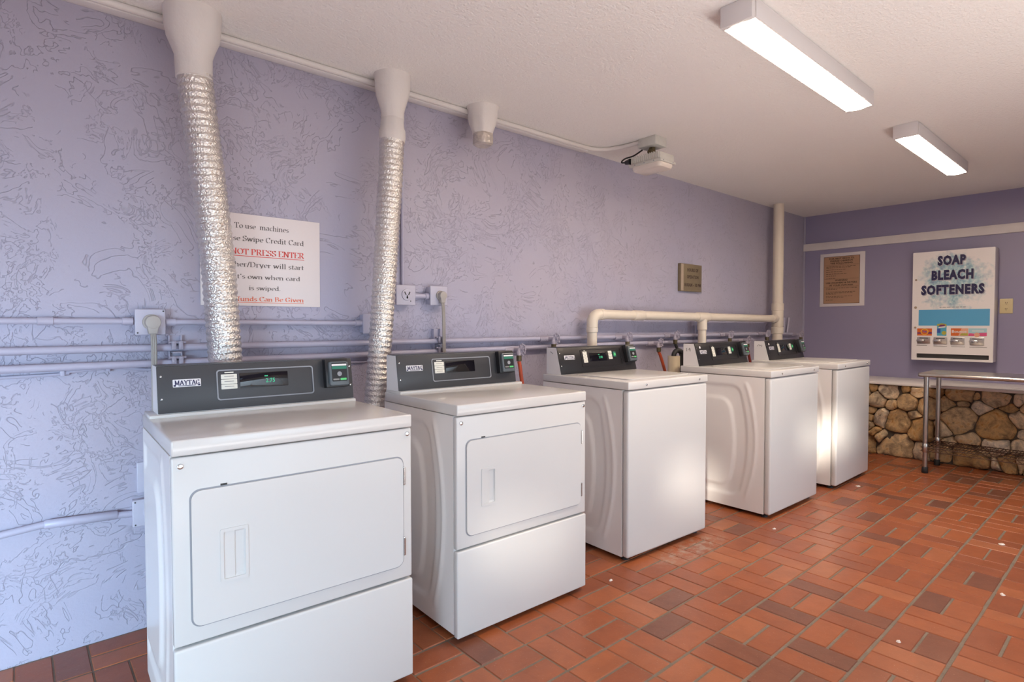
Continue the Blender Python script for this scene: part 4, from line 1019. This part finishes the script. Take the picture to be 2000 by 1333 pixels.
# standpipe with the washer's black drain hose hooked into it
t = thing('standpipe', 'beige drain standpipe between the first and middle washers', 'standpipe', (3.625, -0.245, 0.0))
b = bmesh.new(); lathe_open(b, [(0.044, 0.004), (0.044, 0.952), (0.038, 0.952), (0.038, 0.10)]); obj('tube', b, M['pvc_old'], t)
h = bmesh.new(); tube(h, smooth_path([(3.625, -0.245, 0.93), (3.628, -0.245, 0.966), (3.655, -0.25, 0.990), (3.695, -0.262, 0.980), (3.712, -0.27, 0.94), (3.712, -0.28, 0.75), (3.712, -0.29, 0.5)], 6), 0.018, 12)
tag(obj('drain_hose', h, M['rubber']), 'black drain hose hooked over the top of the beige standpipe', 'hose')

# cream drain pipe
DPY = -0.118
t = thing('drain_pipe', 'cream plastic drain pipe, long horizontal run above the washers and tall riser to the ceiling', 'drain pipe', (5.60, DPY, 0.0))
def dp(x, z): return Vector((x - 5.60, 0, z))
HZ0, HZ1 = 1.250, 1.236
b = bmesh.new(); tube(b, [dp(2.866, 0.60)] + arc(dp(2.866, 0.62), dp(2.866, HZ0), dp(3.2, HZ0), 0.075, 8)[1:-1] + [dp(5.60, HZ1)], 0.0325, 20); obj('branch_pipe', b, M['pvc'], t)
b = bmesh.new(); tube(b, [dp(5.60, 0.60), dp(5.60, ZC)], 0.0475, 24); obj('riser_pipe', b, M['pvc'], t)
b = bmesh.new(); tube(b, [dp(4.225, 0.60), dp(4.225, HZ0 - .008)], 0.0325, 20); obj('drop_pipe', b, M['pvc'], t)
def collar(a, c, r):
    b = bmesh.new(); A, C = dp(*a), dp(*c); tube(b, [A, A.lerp(C, .04), A.lerp(C, .96), C], [r - .004, r, r, r - .004], 20); obj('fitting', b, M['pvc'], t)
collar((2.866, 1.130), (2.866, 1.165), 0.038); collar((2.935, HZ0), (2.975, HZ0), 0.038)
b = bmesh.new(); tube(b, arc(dp(2.866, 1.165), dp(2.866, HZ0), dp(2.955, HZ0), 0.07, 8), 0.0365, 20); obj('elbow', b, M['pvc'], t)
collar((3.30, HZ0 - .003), (3.42, HZ0 - .003), 0.0365)
collar((4.14, HZ0 - .008), (4.31, HZ0 - .009), 0.039); collar((4.225, 1.135), (4.225, 1.225), 0.039)
collar((5.49, HZ1), (5.56, HZ1), 0.039)
collar((5.60, 1.09), (5.60, 1.155), 0.056); collar((5.60, 1.155), (5.60, 1.325), 0.053); collar((5.60, 1.315), (5.60, 1.385), 0.056)

# ================================================================== SIGNS
t = thing('notice_sign', 'white notice partly behind the first duct, black and red lettering about swiping a card', 'sign', (0.822, -0.001, 1.461))
F = XZ(0.0); b = bmesh.new(); plate(b, [(-.250, -.196), (.250, -.196), (.252, .196), (-.250, .196)], 0.0, 0.006, F, 0.001); obj('board', b, M['paper'], t)
b = bmesh.new()
cu = 0.000
for (body, w, z, sz, red) in (('To use  machines', 0.228, 0.146, 0.022, 0), ('Please Swipe Credit Card', 0.362, 0.092, 0.022, 0), ('Washer/Dryer will start', 0.362, -0.018, 0.021, 0),
                         ("on it's own when card", 0.325, -0.070, 0.019, 0), ('is swiped.', 0.135, -0.118, 0.019, 0)):
    serif(b, body, F, cu - (-0.004 if w < .2 else 0.004), z, sz, 0.006, w)
obj('black_lettering', b, M['ink_soft'], t)
b = bmesh.new(); serif(b, 'DO NOT PRESS ENTER', F, cu - .008, 0.036, 0.024, 0.006, 0.372, 0.16)
rule(b, F, cu - .194, cu + .178, 0.017, 0.0028, 0.006); obj('red_lettering', b, M['red_ink'], t)
b = bmesh.new(); serif(b, 'No Refunds Can Be Given', F, cu - .012, -0.166, 0.019, 0.006, 0.372, 0.16)
rule(b, F, cu - .198, cu + .174, -0.1815, 0.0022, 0.006); obj('orange_lettering', b, M['orange_ink'], t)

t = thing('hours_plaque', 'small bronze plaque with opening hours on the left wall above the cream pipe', 'plaque', (4.205, -0.001, 1.565))
b = bmesh.new(); plate(b, [(-.155, -.112), (.160, -.112), (.160, .112), (-.155, .112)], 0.0, 0.028, F, 0.004); obj('plate', b, M['plaque'], t)
b = bmesh.new(); plate(b, [(-.153, -.108), (-.118, -.108), (-.118, .110), (-.153, .110)], 0.020, 0.0295, F, 0.001); obj('edge_strip', b, M['plaque_edge'], t)
b = bmesh.new(); text(b, 'HOURS OF', F, 0.02, 0.062, 0.026, 0.028, width=0.165, bold=0.05); text(b, 'OPERATION', F, 0.02, 0.006, 0.026, 0.028, width=0.175, bold=0.05)
text(b, '8:00AM - 10 PM', F, 0.020, -0.060, 0.026, 0.028, width=0.245, bold=0.05); obj('lettering', b, M['plaque_ink'], t)

t = thing('laundry_poster', 'tan instruction poster with white border on the far wall left of the dispenser', 'poster', (XF - .001, 0.0, 0.0))
G = YZ(0.0)
b = bmesh.new(); plate(b, [(0.172, 1.367), (0.596, 1.371), (0.598, 1.922), (0.173, 1.925)], 0.0, 0.006, G, 0.001); obj('border', b, M['poster_frame'], t)
pu0, pu1, pw0, pw1 = 0.213, 0.548, 1.402, 1.886
b = bmesh.new(); plate(b, [(pu0 - .004, pw0 - .004), (pu1 + .004, pw0 - .004), (pu1 + .004, pw1 + .004), (pu0 - .004, pw1 + .004)], 0.006, 0.0066, G, 0, 0)
plate(b, [(pu0, pw0), (pu1, pw0), (pu1, pw1), (pu0, pw1)], 0.0062, 0.0074, G, 0, 1); obj('print_sheet', b, [M['plaque_ink'], M['poster_tan']], t)
b = bmesh.new(); pc = (pu0 + pu1) / 2
for (body, z, w) in (('FOR BEST RESULTS,', 1.866, 0.24), ('PLEASE OBSERVE', 1.842, 0.215), ('THE FOLLOWING:', 1.817, 0.215), ('WARNING!', 1.640, 0.12), ('USE WASHERS & DRYERS', 1.614, 0.295), ('AT YOUR OWN RISK', 1.588, 0.23)):
    text(b, body, G, pc, z, 0.016, 0.0074, width=w, bold=0.04)
rl = random.Random(5)
z = 1.790
for zz, L in ((1.785, .97), (1.773, .75), (1.752, .62), (1.730, .5), (1.708, .6), (1.688, .33), (1.662, .3), (1.560, .97), (1.548, .35), (1.520, .9), (1.508, .8), (1.497, .3), (1.474, .88), (1.462, .6), (1.435, .15)):
    u = pu0 + 0.022
    while u < pu0 + 0.022 + (pu1 - pu0 - 0.044) * L:
        l = rl.uniform(0.010, 0.028); rule(b, G, u, min(u + l, pu1 - .02), zz, 0.0042, 0.0074); u += l + 0.006
for zz in (1.800, 1.655, 1.573): rule(b, G, pu0 + .004, pu1 - .004, zz, 0.0016, 0.0074)
obj('lettering', b, M['plaque_ink'], t)

b = bmesh.new(); t = thing('wall_outlet', 'cream duplex outlet on the far wall right of the soap dispenser', 'electrical outlet', (XF, -1.694, 1.338))
box(b, (-0.008, -0.044, -0.064), (0.0, 0.044, 0.064), 0.003); pl = obj('cover_plate', b, M['cream'], t)
G0 = YZ(0.0)
for s in (-1, 1):
    b = bmesh.new(); plate(b, loop_rrect(-.017, .017, s * .026 - .015, s * .026 + .015, .010), 0.008, 0.0105, G0, 0.001, 0)
    for du in (-.006, .006): plate(b, [(du - .0015, s * .026 - .002), (du + .0015, s * .026 - .002), (du + .0015, s * .026 + .008), (du - .0015, s * .026 + .008)], .010, .0112, G0, 0, 1)
    disc(b, G0, 0, s * .026 - .008, .003, .010, .0112, 8, 0, 1)
    obj('socket', b, [M['cream'], M['plaque_ink']], pl)

# ================================================================== SOAP DISPENSER
t = thing('soap_dispenser', 'white wall-mounted soap vending box lettered SOAP BLEACH SOFTENERS above the table', 'vending machine', (XF - .002, -1.045, 0.850))
VW, VH, VD = 0.592, 0.995, 0.160
b = bmesh.new(); box(b, (-VD + .022, -VW, 0.0), (0.0, 0.0, VH), 0.004); obj('cabinet', b, M['enamel_side'], t)
V = YZ(-VD + .022)
b = bmesh.new()
plate_hole(b, loop_rrect(0.0, VW, 0.0, VH, 0.006, 3), loop_rrect(0.040, VW - .028, 0.020, 0.060, 0.002, 1), 0.0, 0.022, V); dr = obj('front_door', b, M['vend_front'], t, angle=35)
b = bmesh.new(); plate(b, [(0.038, .018), (VW - .026, .018), (VW - .026, .062), (0.038, .062)], 0.0005, 0.0015, V); obj('delivery_slot', b, M['gap'], dr)
V = YZ(-VD)
for (body, z, w, u) in (('SOAP', 0.902, 0.205, 0.290), ('BLEACH', 0.771, 0.303, 0.296), ('SOFTENERS', 0.639, 0.457, 0.296)):
    b = bmesh.new(); text(b, body, V, u, z, 0.077, 0.0012, width=w, bold=0.085, spacing=1.16); lt = obj('lettering', b, M['navy'], dr)
    b = bmesh.new(); text(b, body, V, u + .006, z - .006, 0.077, 0.0002, width=w, bold=0.090, spacing=1.16); obj('letter_shadow', b, M['grey_shadow_ink'], lt)
b = bmesh.new(); plate(b, loop_rrect(0.052, 0.565, 0.318, 0.464, 0.002, 1), 0.0, 0.0012, V); obj('blue_panel', b, M['blue_band'], dr)
b = bmesh.new(); u = 0.21
while u < 0.38:
    l = rl.uniform(.012, .03); rule(b, V, u, u + l, 0.484, 0.006, 0.0002); u += l + .006
for k, (a, c) in enumerate(((.04, .12), (.17, .27), (.30, .40), (.43, .55))):
    rule(b, V, a, c, 0.134 - .002 * k, 0.004, 0.0002)
obj('small_print', b, M['print'], dr)
for (z, w) in ((0.742, .011), (0.4865, .014), (0.300, .012)):
    b = bmesh.new(); disc(b, V, 0.027, z, w * .8, 0.0, 0.006, 12, 0.002); obj('lock', b, M['plaque_edge'] if z != 0.4875 else M['ink'], dr)
def pack(u0, u1, w0, w1, name, parts):
    b = bmesh.new(); ms = []
    for i, (pts, m) in enumerate(parts):
        pts = [(a, z - .020) for a, z in pts] if isinstance(pts, list) else (pts[:2] + (pts[2] - .020,) + pts[3:] if pts[0] == 'disc' else pts[:3] + (pts[3] - .020,) + pts[4:])
        ms.append(M[m])
        if isinstance(pts, tuple) and pts[0] == 'disc': disc(b, V, pts[1], pts[2], pts[3], 0.0002, 0.0012 + .0004 * i, 20, 0, i)
        elif isinstance(pts, tuple) and pts[0] == 'text': text(b, pts[1], V, pts[2], pts[3], pts[4], 0.0012 + .0004 * i, width=pts[5], bold=0.03, mi=i)
        else: plate(b, pts, 0.0002, 0.0012 + .0004 * i, V, 0, i)
    return obj('product_panel', b, ms, dr)
def rc(a, c, z0, z1): return [(a, z0), (c, z0), (c, z1), (a, z1)]
pack(0, 0, 0, 0, '', [(rc(.043, .156, .246, .312), 'p_orange'), (rc(.043, .090, .262, .276), 'p_purple'), (rc(.118, .156, .262, .280), 'p_purple'), (('disc', .100, .282, .030), 'p_yellow'), (('disc', .100, .281, .023), 'p_orange'), (('text', 'Tide', .100, .283, .017, .036), 'p_blue')])
pack(0, 0, 0, 0, '', [(rc(.194, .264, .246, .350), 'p_cyan'), (rc(.194, .220, .272, .312), 'p_blue'), ([(.192, .338), (.264, .330), (.262, .352), (.230, .360), (.196, .352)], 'p_olive'), ([(.205, .330), (.255, .325), (.250, .348), (.215, .346)], 'p_purple'), ([(.204, .314), (.256, .322), (.256, .334), (.206, .326)], 'p_white'), (('disc', .246, .272, .017), 'p_olive')])
pack(0, 0, 0, 0, '', [(rc(.296, .419, .247, .314), 'p_orange'), ([(.350, .247), (.419, .247), (.419, .314), (.372, .314)], 'p_peach'), ([(.360, .250), (.418, .252), (.418, .272), (.372, .270)], 'p_olive'), (('text', 'Bounce', .356, .285, .024, .105), 'p_white')])
pack(0, 0, 0, 0, '', [(rc(.421, .547, .247, .314), 'p_sky'), ([(.421, .247), (.547, .247), (.547, .278), (.500, .276), (.470, .266), (.440, .272), (.421, .270)], 'p_pink'), (('disc', .480, .258, .020), 'p_peach'), (rc(.446, .528, .288, .296), 'p_white')])
for k, u in enumerate((.045, .170, .296, .432)):
    b = bmesh.new(); plate(b, loop_rrect(u, u + .100, .152 - .002 * k, .214, .004, 2), 0.0, 0.010, V, 0.003, 0); cs = obj('coin_slide', b, M['steel'], dr)
    b = bmesh.new(); box(b, (-VD - .050, -u - .062, .172), (-VD - .008, -u - .012, .190), .004); cyl(b, (-VD - .014, -u - .060, .181), (-VD - .014, -u + .002, .181), .010, 10)
    obj('pusher', b, M['chrome'], cs)
    b = bmesh.new(); rule(b, V, u + .018, u + .085, .203, .006, .0102); obj('slot', b, M['gap'], cs)

# ================================================================== STEEL TABLE WITH WIRE SHELF
TY0, TY1, TX0, TX1 = -1.325, -2.55, 5.365, 5.835
t = thing('work_table', 'stainless steel work table with a rusty wire shelf, before the stone wall', 'table', ((TX0 + TX1) / 2, (TY0 + TY1) / 2, 0))
ox, oy = (TX0 + TX1) / 2, (TY0 + TY1) / 2
def tp(x, y, z): return Vector((x - ox, y - oy, z))
b = bmesh.new(); box(b, tp(TX0, TY1, 0.768), tp(TX1, TY0, 0.798), 0.013, 4); obj('table_top', b, M['steel'], t)
LEGS = [(5.424, -1.372), (5.795, -1.372), (5.424, -2.50), (5.795, -2.50)]
for (x, y) in LEGS:
    b = bmesh.new(); tube(b, [tp(x, y, 0.05), tp(x, y, 0.10), tp(x, y, 0.772)], 0.0175, 16); lg = obj('leg', b, M['steel'], t)
    b = bmesh.new(); tube(b, [tp(x, y, 0.0), tp(x, y, 0.004), tp(x, y, 0.045), tp(x, y, 0.052)], [.020, .023, .021, .016], 16); obj('foot', b, M['rubber'], lg)
    b = bmesh.new(); tube(b, [tp(x, y, 0.165), tp(x, y, 0.170), tp(x, y, 0.232), tp(x, y, 0.236)], [.019, .0225, .0205, .018], 16); obj('collar', b, M['steel'], lg)
b = bmesh.new(); zs = 0.205
for (a, c) in (((TX0 + .045, TY0 - .02), (TX0 + .045, TY1 + .02)), ((TX1 - .04, TY0 - .02), (TX1 - .04, TY1 + .02)), ((TX0 + .045, TY0 - .03), (TX1 - .04, TY0 - .03)), ((TX0 + .045, TY1 + .03), (TX1 - .04, TY1 + .03))):
    for dz in (0.0, -0.028): tube(b, [tp(a[0], a[1], zs + dz), tp(c[0], c[1], zs + dz)], 0.0035, 6)
    n = int((Vector(a) - Vector(c)).length / 0.030); zig = []
    for i in range(n + 1):
        q = Vector(a).lerp(Vector(c), i / n); zig.append(tp(q.x, q.y, zs - (0.0 if i % 2 else 0.028)))
    tube(b, zig, 0.0022, 5, False)
y = TY0 - .03
while y > TY1 + .03:
    tube(b, [tp(TX0 + .045, y, zs + .004), tp(TX1 - .04, y, zs + .004)], 0.0022, 5); y -= 0.022
for k in range(1, 4):
    x = TX0 + .045 + (TX1 - TX0 - .085) * k / 4; tube(b, [tp(x, TY0 - .03, zs), tp(x, TY1 + .03, zs)], 0.003, 6)
obj('wire_shelf', b, M['rust'], t)
b = bmesh.new(); tube(b, smooth_path([tp(5.70, -1.95, 0.770), tp(5.69, -1.955, 0.745), tp(5.70, -1.975, 0.735), tp(5.71, -1.96, 0.722)], 5), 0.006, 8); tube(b, [tp(5.70, -1.95, .752), tp(5.70, -2.40, .745)], .004, 6)
obj('under_brace', b, M['rust'], t)

# ================================================================== SCRAPS ON THE FLOOR
def scrap(x, y, s, label, seed):
    r = random.Random(seed); b = bmesh.new(); n = 9
    ring = [b.verts.new((x + s * (0.7 + .5 * r.random()) * math.cos(2 * math.pi * i / n) * 1.3, y + s * (0.7 + .5 * r.random()) * math.sin(2 * math.pi * i / n), 0.0008)) for i in range(n)]
    top = [b.verts.new(v.co * 0.55 + Vector((x, y, 0)) * 0.45 + Vector((0, 0, 0.003 + .004 * r.random()))) for v in ring]
    for i in range(n): b.faces.new((ring[i], ring[(i + 1) % n], top[(i + 1) % n], top[i]))
    b.faces.new(top); b.faces.new(ring[::-1])
    tag(obj('paper_scrap', b, M['paper_scrap'], smooth=False), label, 'litter', 'scraps on the floor')
scrap(4.606, -1.006 - 0.15, 0.016, 'pale scrap on the floor in front of the far washer', 1)
scrap(3.963, -2.05, 0.014, 'largest pale scrap in the open floor at the right', 2)
scrap(2.046, -0.945, 0.008, 'tiny scrap on the tiles between the second dryer and first washer', 3)
scrap(3.277, -1.144, 0.009, 'small scrap on the tiles between the first and middle washers', 4)
scrap(3.224, -2.162, 0.010, 'pale scrap at the right edge of the floor below the largest scrap', 5)
scrap(2.452, -1.975, 0.008, 'tiny scrap on the floor at the lower right', 6)
